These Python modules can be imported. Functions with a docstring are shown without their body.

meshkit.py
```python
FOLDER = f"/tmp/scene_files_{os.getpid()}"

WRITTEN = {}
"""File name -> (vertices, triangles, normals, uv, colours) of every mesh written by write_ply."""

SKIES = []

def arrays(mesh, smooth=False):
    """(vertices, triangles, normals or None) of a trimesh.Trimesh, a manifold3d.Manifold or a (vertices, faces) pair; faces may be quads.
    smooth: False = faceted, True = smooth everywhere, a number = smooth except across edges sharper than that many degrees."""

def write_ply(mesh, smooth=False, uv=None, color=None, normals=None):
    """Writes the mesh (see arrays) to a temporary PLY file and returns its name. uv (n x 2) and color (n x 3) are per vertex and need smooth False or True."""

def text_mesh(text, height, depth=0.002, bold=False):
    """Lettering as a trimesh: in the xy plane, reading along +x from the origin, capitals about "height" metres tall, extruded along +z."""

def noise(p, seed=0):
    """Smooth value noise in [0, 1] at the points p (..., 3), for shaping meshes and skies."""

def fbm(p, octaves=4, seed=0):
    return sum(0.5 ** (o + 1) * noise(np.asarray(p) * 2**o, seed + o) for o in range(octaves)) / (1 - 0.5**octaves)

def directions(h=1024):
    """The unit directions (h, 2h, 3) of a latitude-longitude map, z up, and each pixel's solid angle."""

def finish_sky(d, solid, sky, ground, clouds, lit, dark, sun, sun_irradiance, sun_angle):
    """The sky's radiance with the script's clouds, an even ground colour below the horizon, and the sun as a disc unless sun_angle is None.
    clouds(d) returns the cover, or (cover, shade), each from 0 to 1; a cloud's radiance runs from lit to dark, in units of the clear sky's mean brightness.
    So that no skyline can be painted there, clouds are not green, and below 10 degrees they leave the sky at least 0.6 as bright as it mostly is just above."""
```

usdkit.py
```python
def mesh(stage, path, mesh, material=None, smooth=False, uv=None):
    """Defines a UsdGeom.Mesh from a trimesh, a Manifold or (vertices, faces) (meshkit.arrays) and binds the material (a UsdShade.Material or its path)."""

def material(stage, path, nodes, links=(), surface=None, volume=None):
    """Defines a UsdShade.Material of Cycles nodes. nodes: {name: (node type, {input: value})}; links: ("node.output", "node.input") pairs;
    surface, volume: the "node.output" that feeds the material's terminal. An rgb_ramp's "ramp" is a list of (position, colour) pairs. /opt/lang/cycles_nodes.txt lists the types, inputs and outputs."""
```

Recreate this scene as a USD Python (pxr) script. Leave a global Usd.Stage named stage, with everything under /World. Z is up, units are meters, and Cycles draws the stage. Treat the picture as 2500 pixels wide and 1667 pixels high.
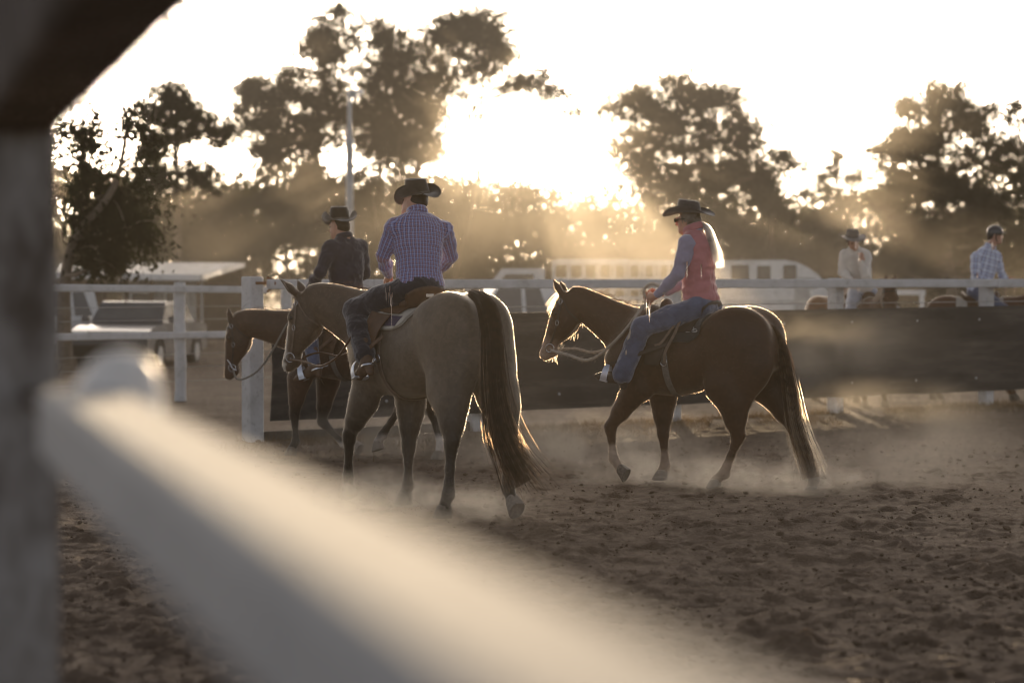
import math, random
import numpy as np, trimesh, manifold3d as m3, usdkit, meshkit
from pxr import Usd, UsdGeom, UsdLux, UsdShade, Sdf, Gf, Vt

stage = Usd.Stage.CreateInMemory()
UsdGeom.SetStageUpAxis(stage, 'Z'); UsdGeom.SetStageMetersPerUnit(stage, 1.0)
world = UsdGeom.Xform.Define(stage, '/World'); stage.SetDefaultPrim(world.GetPrim())
UsdGeom.Scope.Define(stage, '/World/Looks')
PI = math.pi
rng = np.random.default_rng(7)

# ---------------------------------------------------------------- camera, sky, sun, exposure
EYE = np.array([0., 0., 1.72]); FPX = 85 / 36 * 2500; HOR = 685.6
PITCH = math.atan((833.5 - HOR) / FPX)
cam = UsdGeom.Camera.Define(stage, '/World/camera')
cam.CreateFocalLengthAttr(85.0); cam.CreateHorizontalApertureAttr(36.0); cam.CreateVerticalApertureAttr(36.0 * 682 / 1024)
cam.CreateFStopAttr(1.8); cam.CreateFocusDistanceAttr(19.3); cam.CreateClippingRangeAttr((0.05, 20000.0))
cam.CreateExposureAttr(1.42)
cam.AddTranslateOp().Set(Gf.Vec3d(*EYE)); cam.AddRotateXOp().Set(90 - math.degrees(PITCH))

SUN_EL, SUN_AZ = math.radians(4.2), math.radians(0.35)
SUN_DIR = np.array([math.sin(SUN_AZ) * math.cos(SUN_EL), math.cos(SUN_AZ) * math.cos(SUN_EL), math.sin(SUN_EL)])
sun = UsdLux.DistantLight.Define(stage, '/World/sun')
sun.CreateIntensityAttr(1.25); sun.CreateAngleAttr(0.5); sun.CreateNormalizeAttr(True); sun.CreateColorAttr(Gf.Vec3f(1.0, 0.74, 0.45))
sun.AddRotateXYZOp().Set(Gf.Vec3f(90 - math.degrees(SUN_EL), 0, 180 - math.degrees(SUN_AZ)))

dome = UsdLux.DomeLight.Define(stage, '/World/sky'); dome.CreateIntensityAttr(1.0)
sky_m = usdkit.material(stage, '/World/Looks/sky_light', {       # a low sun sky behind a thin veil of high dusty cloud
    'sky': ('sky_texture', {'sky_type': 'single_scattering', 'sun_disc': False, 'sun_elevation': SUN_EL, 'sun_rotation': SUN_AZ, 'air_density': 0.5, 'aerosol_density': 2.0, 'ozone_density': 1.0, 'altitude': 200.0}),
    'tc': ('texture_coordinate', {}), 'n': ('noise_texture', {'scale': 2.2, 'detail': 5.0}), 'r': ('rgb_ramp', {'ramp': [(0.3, (.50, .50, .50)), (0.7, (.80, .80, .80))]}),
    'bw': ('rgb_to_bw', {}), 'tint': ('mix', {'mix_type': 'multiply', 'fac': 1.0, 'color2': (1.13, .985, .86)}), 'mx': ('mix', {}), 'bg': ('background_shader', {'strength': 0.115})},
    [('tc.generated', 'n.vector'), ('n.fac', 'r.fac'), ('sky.color', 'bw.color'), ('bw.val', 'tint.color1'), ('r.color', 'mx.fac'), ('sky.color', 'mx.color1'), ('tint.color', 'mx.color2'), ('mx.color', 'bg.color')], surface='bg.background')
UsdShade.MaterialBindingAPI.Apply(dome.GetPrim()).Bind(sky_m)
dome.GetPrim().SetCustomDataByKey('kind', 'structure')

# ---------------------------------------------------------------- helpers
FWD = np.array([0, math.cos(PITCH), -math.sin(PITCH)]); UPV = np.array([0, math.sin(PITCH), math.cos(PITCH)]); RT = np.array([1., 0, 0])
def ray(px, py):
    return FWD + RT * (px - 1250) / FPX + UPV * (833.5 - py) / FPX
def at(px, py, Y):                      # where the line of sight through (px, py) of the photograph meets the depth Y
    d = ray(px, py); return EYE + d * (Y / d[1])
def ground_at(px, py):
    d = ray(px, py); return EYE + d * (-EYE[2] / d[2])
def on_plane(px, py, p0, n):
    d = ray(px, py); return EYE + d * (np.dot(p0 - EYE, n) / np.dot(d, n))
def project(p):
    q = np.asarray(p, float) - EYE; w = q @ FWD
    return np.stack([1250 + FPX * (q @ RT) / w, 833.5 - FPX * (q @ UPV) / w], -1)

_used = {}
def numbered(parent, name):
    k = (parent, name); n = _used.get(k, -1) + 1; _used[k] = n
    return f'{parent}/{name}' + (f'_{n:03d}' if n else '')
def tag(prim, label=None, cat=None, group=None, kind=None):
    for k, v in (('label', label), ('category', cat), ('group', group), ('kind', kind)):
        if v: prim.SetCustomDataByKey(k, v)
    return prim
def thing(name, label, cat, loc=(0, 0, 0), rz=0.0, group=None):
    x = UsdGeom.Xform.Define(stage, numbered('/World', name))
    x.AddTranslateOp().Set(Gf.Vec3d(*map(float, loc))); x.AddRotateZOp().Set(math.degrees(rz))
    return tag(x.GetPrim(), label, cat, group)
def path_of(p): return str(p.GetPath()) if p is not None else '/World'
def obj(name, mesh, mat, parent=None, smooth=False, primvars=None, uv=None, label=None, at_base=False):
    """One mesh. With a parent that has been moved, the mesh's points are taken as WORLD points and moved into the parent's frame."""
    v, f, n = meshkit.arrays(mesh, smooth)
    if parent is not None:
        M = np.array(UsdGeom.XformCache().GetLocalToWorldTransform(parent))       # row vectors
        Mi = np.linalg.inv(M); v = np.c_[v, np.ones(len(v))] @ Mi; v = v[:, :3]
        if n is not None: n = n @ Mi[:3, :3]
    path = numbered(path_of(parent), name)
    m = UsdGeom.Mesh.Define(stage, path)
    m.CreatePointsAttr(Vt.Vec3fArray.FromNumpy(np.ascontiguousarray(v, np.float32)))
    m.CreateFaceVertexCountsAttr(Vt.IntArray.FromNumpy(np.full(len(f), 3, np.int32)))
    m.CreateFaceVertexIndicesAttr(Vt.IntArray.FromNumpy(f.astype(np.int32).ravel()))
    m.CreateSubdivisionSchemeAttr('none')
    if n is not None:
        m.CreateNormalsAttr(Vt.Vec3fArray.FromNumpy(np.ascontiguousarray(n, np.float32))); m.SetNormalsInterpolation('vertex')
    for k, a in (primvars or {}).items():
        UsdGeom.PrimvarsAPI(m).CreatePrimvar(k, Sdf.ValueTypeNames.Color3fArray, 'vertex').Set(Vt.Vec3fArray.FromNumpy(np.ascontiguousarray(a, np.float32)))
    UsdShade.MaterialBindingAPI.Apply(m.GetPrim()).Bind(mat)
    if label: m.GetPrim().SetCustomDataByKey('label', label)
    return m.GetPrim()
def curves(name, strands, widths, mat, parent=None):
    """strands: list of (k,3) world points; widths: list of (k,) diameters."""
    pts = np.vstack(strands)
    if parent is not None:
        M = np.array(UsdGeom.XformCache().GetLocalToWorldTransform(parent)); pts = (np.c_[pts, np.ones(len(pts))] @ np.linalg.inv(M))[:, :3]
    c = UsdGeom.BasisCurves.Define(stage, numbered(path_of(parent), name))
    c.CreateTypeAttr('linear'); c.CreatePointsAttr(Vt.Vec3fArray.FromNumpy(pts.astype(np.float32)))
    c.CreateCurveVertexCountsAttr(Vt.IntArray.FromNumpy(np.array([len(s) for s in strands], np.int32)))
    c.CreateWidthsAttr(Vt.FloatArray.FromNumpy(np.concatenate(widths).astype(np.float32))); c.SetWidthsInterpolation('vertex')
    UsdShade.MaterialBindingAPI.Apply(c.GetPrim()).Bind(mat)
    return c.GetPrim()
def cat(*ms): return trimesh.util.concatenate(list(ms))
def unit(v): v = np.asarray(v, float); return v / (np.linalg.norm(v) + 1e-12)

def spline(pts, n):
    """Catmull-Rom through the points, n samples."""
    p = np.asarray(pts, float); k = len(p)
    if k < 3: return p[0] + (p[-1] - p[0]) * np.linspace(0, 1, n)[:, None]
    from scipy.interpolate import CubicSpline
    d = np.r_[0, np.cumsum(np.sqrt(np.linalg.norm(np.diff(p, axis=0), axis=1)) + 1e-9)]
    return CubicSpline(d, p, bc_type='natural')(np.linspace(0, d[-1], n))
def tube(pts, r, sides=8, flat=1.0, up=(0, 0, 1), caps=True):
    """A swept tube; r a number or one per point; flat scales the section across 'up'."""
    p = np.asarray(pts, float); r = np.broadcast_to(r, (len(p),))
    t = np.gradient(p, axis=0); t /= np.linalg.norm(t, axis=1, keepdims=True) + 1e-12
    a = np.zeros_like(p); u = np.asarray(up, float)
    ref = u
    for i in range(len(p)):
        x = ref - t[i] * np.dot(ref, t[i])
        if np.linalg.norm(x) < 1e-3: x = np.cross(t[i], [1, 0.3, 0.2])
        a[i] = unit(x); ref = a[i] if i else a[i]
    b = np.cross(t, a); ang = np.arange(sides) * 2 * PI / sides
    v = p[:, None] + r[:, None, None] * (np.cos(ang)[None, :, None] * a[:, None] * flat + np.sin(ang)[None, :, None] * b[:, None])
    i, j = np.meshgrid(np.arange(len(p) - 1), np.arange(sides), indexing='ij')
    q = np.stack([i * sides + j, i * sides + (j + 1) % sides, (i + 1) * sides + (j + 1) % sides, (i + 1) * sides + j], -1).reshape(-1, 4)
    f = np.vstack([q[:, [0, 1, 2]], q[:, [0, 2, 3]]]); V = v.reshape(-1, 3)
    if caps:
        n0 = len(V); V = np.vstack([V, p[0], p[-1]]); k = np.arange(sides); l = (len(p) - 1) * sides
        f = np.vstack([f, np.c_[np.full(sides, n0), (k + 1) % sides, k], np.c_[np.full(sides, n0 + 1), l + k, l + (k + 1) % sides]])
    m = trimesh.Trimesh(V, f, process=False)
    return m
def bar(p, q, w, h, up=(0, 0, 1), ch=0.006):
    """A chamfered rectangular bar from p to q: w across, h along 'up'."""
    p, q = np.asarray(p, float), np.asarray(q, float); t = unit(q - p); u = unit(np.asarray(up, float) - t * np.dot(up, t)); s = np.cross(t, u)
    a, b = w / 2, h / 2; c = min(ch, a * .5, b * .5)
    ring = [(-a + c, -b), (a - c, -b), (a, -b + c), (a, b - c), (a - c, b), (-a + c, b), (-a, b - c), (-a, -b + c)]
    def sec(o, k): return [o + s * x * k + u * y * k for x, y in ring]
    L = np.linalg.norm(q - p); k1 = 1 - c / max(a, b)
    V = np.array(sec(p, k1) + sec(p + t * c, 1) + sec(q - t * c, 1) + sec(q, k1)); f = []
    for i in range(3):
        for j in range(8):
            A, B, C, D = i * 8 + j, i * 8 + (j + 1) % 8, (i + 1) * 8 + (j + 1) % 8, (i + 1) * 8 + j; f += [(A, B, C), (A, C, D)]
    for j in range(1, 7): f += [(0, j + 1, j), (24, 24 + j, 24 + j + 1)]
    m = trimesh.Trimesh(V, np.array(f), process=False)
    if m.volume < 0: m.invert()
    return m
def box(c, s, ch=0.01):
    c = np.asarray(c, float); return bar(c - [0, 0, s[2] / 2], c + [0, 0, s[2] / 2], s[0], s[1], up=(0, 1, 0), ch=ch)

# ---------------------------------------------------------------- materials
L = '/World/Looks/'
def mat_plain(name, col, rough=0.6, spec=0.5, var=0.25, scale=6.0, metal=0.0, sheen=0.0, bump=0.0, bscale=60.0, coat=0.0, col2=None, coord='object'):
    """Base colour broken up by two noises, with optional fine bump."""
    c = np.array(col, float); c2 = np.array(col2, float) if col2 is not None else c * (1 - var)
    nodes = {'tc': ('texture_coordinate', {}), 'n': ('noise_texture', {'scale': scale, 'detail': 5.0, 'roughness': 0.6}),
             'r': ('rgb_ramp', {'ramp': [(0.3, tuple(c2)), (0.7, tuple(np.minimum(c * (1 + var * .4), 1)))]}),
             'p': ('principled_bsdf', {'roughness': rough, 'specular_ior_level': spec, 'metallic': metal, 'sheen_weight': sheen, 'sheen_roughness': 0.4, 'coat_weight': coat})}
    links = [(f'tc.{coord}', 'n.vector'), ('n.fac', 'r.fac'), ('r.color', 'p.base_color')]
    if bump:
        nodes['bn'] = ('noise_texture', {'scale': bscale, 'detail': 4.0}); nodes['b'] = ('bump', {'strength': bump, 'distance': 0.01})
        links += [(f'tc.{coord}', 'bn.vector'), ('bn.fac', 'b.height'), ('b.normal', 'p.normal')]
    return usdkit.material(stage, L + name, nodes, links, surface='p.BSDF')
# ---------------------------------------------------------------- haze (dusty evening air)
def haze_box(x0, x1, y0, y1, z0, z1):
    b = trimesh.creation.box([x1 - x0, y1 - y0, z1 - z0]); b.apply_translation([(x0 + x1) / 2, (y0 + y1) / 2, (z0 + z1) / 2]); return b
HAZE = 0.00014
haze_m = usdkit.material(stage, L + 'haze_air', {'v': ('principled_volume', {'color': (1.0, 0.93, 0.82), 'density': HAZE, 'anisotropy': 0.66})}, [], volume='v.volume')
tag(obj('haze', haze_box(-1520, 1520, -420, 2020, -1.2, 19), haze_m), 'dusty golden evening air over the yards', 'haze', kind='stuff')

# ---------------------------------------------------------------- ground: one sheet to the horizon, churned dirt in the arena
def graded(knots):
    out = []
    for (a, b, s) in knots: out.append(np.arange(a, b, s))
    return np.concatenate(out + [[knots[-1][1]]])
gx = np.concatenate([-np.geomspace(1500, 16, 22), graded([(-14, -5.5, .16), (-5.5, 7.0, .024), (7.0, 12, .1), (12, 16, .5)]), np.geomspace(18, 1500, 22)])
gy = np.concatenate([[-400, -100, -30, -10, -4, -1, 0.5], graded([(2, 8.6, .12), (8.6, 22, .024), (22, 34, .06), (34, 60, .5), (60, 170, 4.)]), np.geomspace(190, 2000, 14)])
GX, GY = np.meshgrid(gx, gy)
def dirt(x, y):
    p = np.stack([x, y, np.zeros_like(x)], -1)
    f = meshkit.fbm
    big = (f(p * [.35, .35, 1], 3, 1) - .5) * .07
    clod = np.maximum(f(p * [7.4, 8.6, 1] + 9.1, 4, 5) - .47, 0) ** 1.2 * .13
    fine = (f(p * [13., 15., 1] + 3.3, 3, 11) - .5) * .034
    rid = (.5 - np.abs(f(p * [2.9, 4.4, 1] + 31, 4, 21) - .5) * 2) * .045
    return big + clod + fine + rid - .035
near = np.clip((GX + 10) / 4, 0, 1) * np.clip((14 - GX) / 4, 0, 1) * np.clip((36 - GY) / 8, 0, 1) * np.clip((GY - 2) / 4, 0, 1)
calm = 1 - .55 * np.clip((GY - 15.5) / 4, 0, 1)
GZ = np.where(near > 0, dirt(GX, GY) * near * calm, 0)
rp = np.random.default_rng(404)                                  # hoof prints trodden into the dirt
for _ in range(620):
    hx_, hy_ = rp.uniform(-5.2, 6.8), 8.8 + 16 * rp.random() ** 1.3; i0, i1 = np.searchsorted(gx, [hx_ - .22, hx_ + .22]); j0, j1 = np.searchsorted(gy, [hy_ - .22, hy_ + .22]); sx, sy = GX[j0:j1, i0:i1] - hx_, GY[j0:j1, i0:i1] - hy_; a_ = rp.uniform(0, PI); ux, uy = sx * math.cos(a_) + sy * math.sin(a_), -sx * math.sin(a_) + sy * math.cos(a_); rr_ = np.hypot(ux / .075, uy / .062)
    GZ[j0:j1, i0:i1] += rp.uniform(.6, 1.25) * (-.034 * np.exp(-rr_ ** 4) + .016 * np.exp(-((rr_ - 1.5) / .42) ** 2) * (1 + .6 * np.sin(3 * np.arctan2(uy, ux) + a_)))
def ground_z(x, y):
    x, y = np.asarray(float(x)), np.asarray(float(y))
    nr = np.clip((x + 10) / 4, 0, 1) * np.clip((14 - x) / 4, 0, 1) * np.clip((36 - y) / 8, 0, 1) * np.clip((y - 2) / 4, 0, 1)
    return float(dirt(x, y) * nr * (1 - .55 * np.clip((y - 15.5) / 4, 0, 1)))
nxg, nyg = len(gx), len(gy)
ii, jj = np.meshgrid(np.arange(nyg - 1), np.arange(nxg - 1), indexing='ij')
q = np.stack([ii * nxg + jj, ii * nxg + jj + 1, (ii + 1) * nxg + jj + 1, (ii + 1) * nxg + jj], -1).reshape(-1, 4)
gm = usdkit.material(stage, L + 'arena_dirt', {
    'g': ('geometry', {}), 'n1': ('noise_texture', {'scale': .55, 'detail': 6., 'roughness': .62}), 'n2': ('noise_texture', {'scale': 9., 'detail': 7., 'roughness': .7}),
    'n3': ('noise_texture', {'scale': 70., 'detail': 6., 'roughness': .75}), 'v': ('voronoi_texture', {'scale': 38., 'randomness': 1.}),
    'r1': ('rgb_ramp', {'ramp': [(.3, (.138, .098, .068)), (.55, (.195, .143, .102)), (.75, (.250, .187, .138))]}),
    'r2': ('rgb_ramp', {'ramp': [(.25, (.55, .52, .5)), (.6, (1., 1., 1.)), (.8, (1.25, 1.22, 1.2))]}),
    'mx': ('mix', {'mix_type': 'multiply', 'fac': .8}),
    'add': ('math', {'math_type': 'multiply_add', 'value2': .6}), 'add2': ('math', {'math_type': 'multiply_add', 'value2': .25}),
    'b': ('bump', {'strength': .9, 'distance': .03}), 'p': ('principled_bsdf', {'roughness': .95, 'specular_ior_level': .15})},
    [('g.position', 'n1.vector'), ('g.position', 'n2.vector'), ('g.position', 'n3.vector'), ('g.position', 'v.vector'), ('n1.fac', 'r1.fac'), ('n2.fac', 'r2.fac'),
     ('r1.color', 'mx.color1'), ('r2.color', 'mx.color2'), ('mx.color', 'p.base_color'), ('n3.fac', 'add.value1'), ('n2.fac', 'add.value3'),
     ('v.distance', 'add2.value1'), ('add.value', 'add2.value3'), ('add2.value', 'b.height'), ('b.normal', 'p.normal')], surface='p.BSDF')
tag(obj('ground', (np.stack([GX, GY, GZ], -1).reshape(-1, 3), q), gm, smooth=True), 'churned brown dirt of the riding arena', 'ground', kind='structure')

rc = np.random.default_rng(505); n_ = 7000; cy_ = 9. + 17 * rc.random(n_) ** 1.5; cx_ = rc.uniform(-.24, .25, n_) * cy_ + .1; ic = trimesh.creation.icosahedron(); iv = np.array(ic.vertices); sz = np.exp(rc.normal(-4.95, .5, n_)); sz = np.minimum(sz, .035)
jz = GZ[np.clip(np.searchsorted(gy, cy_), 0, nyg - 1), np.clip(np.searchsorted(gx, cx_), 0, nxg - 1)]; CV = iv[None] * (1 + .35 * rc.normal(size=(n_, 12, 1))) * sz[:, None, None] * np.array([1.15, 1.15, .8]) + np.stack([cx_, cy_, jz + sz * .25], 1)[:, None]
tag(obj('dirt_clods', (CV.reshape(-1, 3), (np.array(ic.faces)[None] + np.arange(n_)[:, None, None] * 12).reshape(-1, 3)), gm), 'small loose clods scattered over the arena dirt', 'clods', kind='stuff')

# ---------------------------------------------------------------- trees
leaf_nodes = lambda a, b: ({'oi': ('geometry', {}), 'r': ('rgb_ramp', {'ramp': [(0., a), (1., b)]}), 'd': ('diffuse_bsdf', {}), 't': ('translucent_bsdf', {}), 'm': ('mix_closure', {'fac': .4})},
    [('oi.random_per_island', 'r.fac'), ('r.color', 'd.color'), ('r.color', 't.color'), ('d.BSDF', 'm.closure1'), ('t.BSDF', 'm.closure2')])
LEAF = [usdkit.material(stage, L + f'gum_leaves_{i}', *leaf_nodes(a, b), surface='m.closure') for i, (a, b) in enumerate([
    ((.040, .040, .020), (.090, .085, .042)), ((.050, .048, .026), (.105, .095, .052)), ((.030, .034, .018), (.068, .068, .034))])]
bark_m = mat_plain('gum_bark', (.20, .16, .12), .9, .2, .5, 3., bump=.5, bscale=9.)

def leaves_mesh(centers, size, r):
    n = len(centers)
    d = r.normal(size=(n, 3)); d[:, 2] -= .9; d /= np.linalg.norm(d, axis=1, keepdims=True)         # leaves hang
    s = np.cross(d, r.normal(size=(n, 3))); s /= np.linalg.norm(s, axis=1, keepdims=True)
    nn = np.cross(d, s); L_ = (size * r.uniform(.6, 1.5, n))[:, None]; W = L_ * r.uniform(.26, .48, n)[:, None]
    v = np.stack([centers - d * L_ * .5, centers + s * W * .5 + nn * W * .12, centers + d * L_ * .5, centers - s * W * .5 + nn * W * .12], 1).reshape(-1, 3)
    k = np.arange(n)[:, None] * 4
    return v, np.vstack([k + [0, 1, 2], k + [0, 2, 3]])
def tree(name, label, Y, blobs, base_px, seed, mat=0, dens=1.0, leaf=.19, depth=1.0, group=None, trunk_r=.2, mid=(), hang=0.0, twigs=0, fat=1.0):
    """blobs: (x, y, rx, ry[, density]) as seen in the 2352-wide view, each a leafy clump with its own depth."""
    r = np.random.default_rng(seed); k = 1 / .9408
    cl = []; pts = []
    for b in blobs:
        b = (b[0], b[1], b[2] * fat, b[3] * fat, *b[4:])
        c = at(b[0] * k, b[1] * k, Y) + [0, r.uniform(-1, 1) * depth * 2.2, 0]
        s = Y / FPX * k; rad = np.array([b[2] * s, max(b[2], b[3]) * s * .9 * depth, b[3] * s]); cl.append((c, rad))
        dn = dens * (b[4] if len(b) > 4 else 1.0)
        area = PI * rad[0] * rad[2]; n = int(area * dn * (1.3 if name == 'gum_tree' else 1.0) / (leaf * leaf * .065)); m = 13 + int(area * 5)
        u = r.normal(size=(m, 3)); u *= (r.uniform(.0, 1., m) ** .45 / np.linalg.norm(u, axis=1))[:, None]
        sub = c + u * rad; sr = np.minimum(rad.mean() * .42, .6) * r.uniform(.5, 1.3, m)
        wts = sr ** 2; idx = r.choice(m, n, p=wts / wts.sum())
        g = r.normal(size=(n, 3)) * [1, 1, .75]; g *= r.uniform(.3, 1.5, n)[:, None]; g[:, 2] -= np.abs(r.normal(size=n)) * hang
        pts.append(sub[idx] + g * (sr[idx] * .8)[:, None])
    P = np.vstack(pts); P = P[P[:, 2] > .25]
    base = np.array([*at(base_px * k, 640, Y)[:2], 0.0]); base[1] = Y
    t = thing(name, label, 'tree', base, group=group)
    obj('crown', leaves_mesh(P, leaf, r), LEAF[mat], t)
    # trunk and limbs: grow towards the clumps
    top = max(cl, key=lambda c: c[0][2])[0]; low = np.mean([c[0] for c in cl], 0)
    ctrl = [base - [0, 0, .3], *[at(a * k, b * k, Y) for a, b in mid], base * .35 + low * .65 if not mid else low, top]
    if not mid: ctrl[1][2] = max(1.2, low[2] * .6)
    spine = spline(ctrl, 16); rr = np.linspace(trunk_r, trunk_r * .18, 16); rr[0] *= 1.4
    ms = [tube(spine, rr, 9)]
    for c, rad in cl:
        d = np.linalg.norm(spine - c, axis=1) + 1.6 * np.maximum(spine[:, 2] - c[2] + .3, 0); i = int(np.argmin(d[3:14])) + 3
        a = spine[i]; mm = (a + c) / 2 + r.normal(size=3) * .25 * rad.mean() - [0, 0, .1]
        ms.append(tube(spline([a, mm, c + r.normal(size=3) * .2 * rad]), np.linspace(rr[i] * .55, .015, 8), 5) if False else tube(spline([a, mm, c + r.normal(size=3) * .2 * rad], 8), np.linspace(rr[i] * .55, .015, 8), 5))
        for _ in range(3):
            e = c + r.normal(size=3) * rad * .6; ms.append(tube(spline([c, (c + e) / 2 + r.normal(size=3) * .1, e], 5), np.linspace(.02, .006, 5), 4))
    for _ in range(twigs):
        c, rad = max(cl, key=lambda c: c[0][2] + r.normal() * .3); e = c + np.array([r.uniform(-.3, .5), r.normal() * .2, r.uniform(.7, 1.3)]) * rad * 1.6
        ms.append(tube(spline([c, (c + e) / 2 + r.normal(size=3) * .08, e], 6), np.linspace(.018, .005, 6), 4))
    obj('trunk', cat(*ms), bark_m, t, smooth=True)
    return t
G = 'gum trees behind the yards'
def fill(poly, seed, step=33, keep=.6, r0=26, r1=44):
    """Clumps scattered through a crown outline, with gaps left where a noise says so."""
    from shapely.geometry import Polygon, Point
    r = np.random.default_rng(seed); P = Polygon(poly); x0, y0, x1, y1 = P.bounds; out = []
    for x in np.arange(x0, x1, step):
        for y in np.arange(y0, y1, step * .85):
            q = (x + r.uniform(-14, 14), y + r.uniform(-12, 12)); n = meshkit.fbm(np.array([q[0] / 75, q[1] / 62, seed]), 2, seed)
            if P.contains(Point(q)) and n + r.uniform(-.12, .12) < .34 + .30 * keep: out.append((*q, r.uniform(r0, r1), r.uniform(r0, r1) * .72, r.uniform(.3, .75)))
    return out
tree('gum_tree', 'dark drooping tree at the far left, nearest to the shed, leaning trunk', 46, [(232, 335, 62, 80, 1.3), (188, 430, 60, 90, 1.3), (272, 430, 75, 100, 1.4), (222, 530, 72, 80, 1.3), (300, 530, 70, 75, 1.2), (255, 600, 50, 36), (176, 590, 26, 36), (292, 275, 36, 40, .8), (335, 320, 40, 60, 1.)], 150, 11, 2, .78, .13, 1., G, .17, mid=[(146, 690), (150, 640), (176, 540)], hang=.8, twigs=14)
tree('gum_tree', 'round topped dark tree just right of the drooping tree at the left', 80, [(400, 240, 66, 40, 1.2), (350, 262, 40, 36), (458, 280, 60, 44, 1.2), (505, 318, 38, 36, 1.1), (425, 325, 60, 22, .35), (372, 405, 66, 55, 1.1), (470, 395, 60, 40, .7), (340, 340, 36, 40)] + fill([(320,260),(400,200),(470,235),(535,300),(520,345),(440,300),(400,330),(520,390),(500,440),(330,460)], 67, keep=.7), 395, 12, 2, .85, .14, 1., G, .2, fat=1.0)
tree('gum_tree', 'tall sparse gum tree behind the light pole', 98, [(556, 192, 34, 24, 1.2), (640, 226, 50, 32, 1.2), (592, 238, 38, 22, .8), (545, 232, 28, 26, .8), (630, 290, 55, 30, .8), (704, 120, 38, 22, .9), (722, 84, 36, 24, .8), (790, 40, 30, 22), (762, 132, 28, 40, .5), (690, 182, 42, 26, .7), (742, 246, 56, 36, .9), (722, 300, 40, 30, .7), (775, 205, 26, 36, .4), (660, 335, 45, 22, .5), (600, 345, 45, 24, .6)] + fill([(520,200),(560,165),(640,190),(690,110),(720,60),(790,15),(830,60),(800,150),(830,260),(800,330),(700,360),(600,360),(545,300)], 61, keep=.88, r0=28, r1=48), 790, 13, 1, 1.0, .14, 1.2, G, .22, fat=1.0)
tree('gum_tree', 'tallest gum tree with twin tops, just left of the sun', 102, [(880, 72, 42, 40, 1.2), (915, 130, 48, 44, 1.2), (872, 172, 42, 42), (940, 212, 44, 44, .9), (885, 252, 54, 44, .9), (930, 292, 50, 40, .8), (1060, 52, 70, 36, 1.3), (1128, 84, 40, 22, 1.), (1002, 84, 22, 22, .8), (860, 330, 60, 34, .9), (965, 350, 70, 34, .8), (1010, 180, 26, 55, .5), (1020, 125, 26, 40, .6), (1040, 88, 34, 28, .8), (1170, 118, 34, 18, .6)] + fill([(840,60),(890,25),(940,60),(985,110),(990,20),(1060,5),(1130,40),(1185,90),(1190,130),(1120,110),(1010,110),(1000,200),(1010,290),(1040,370),(900,390),(830,340),(835,200)], 62, keep=1.05, r0=32, r1=52), 935, 14, 1, 1.05, .14, 1.2, G, .25, fat=1.0)
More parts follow.
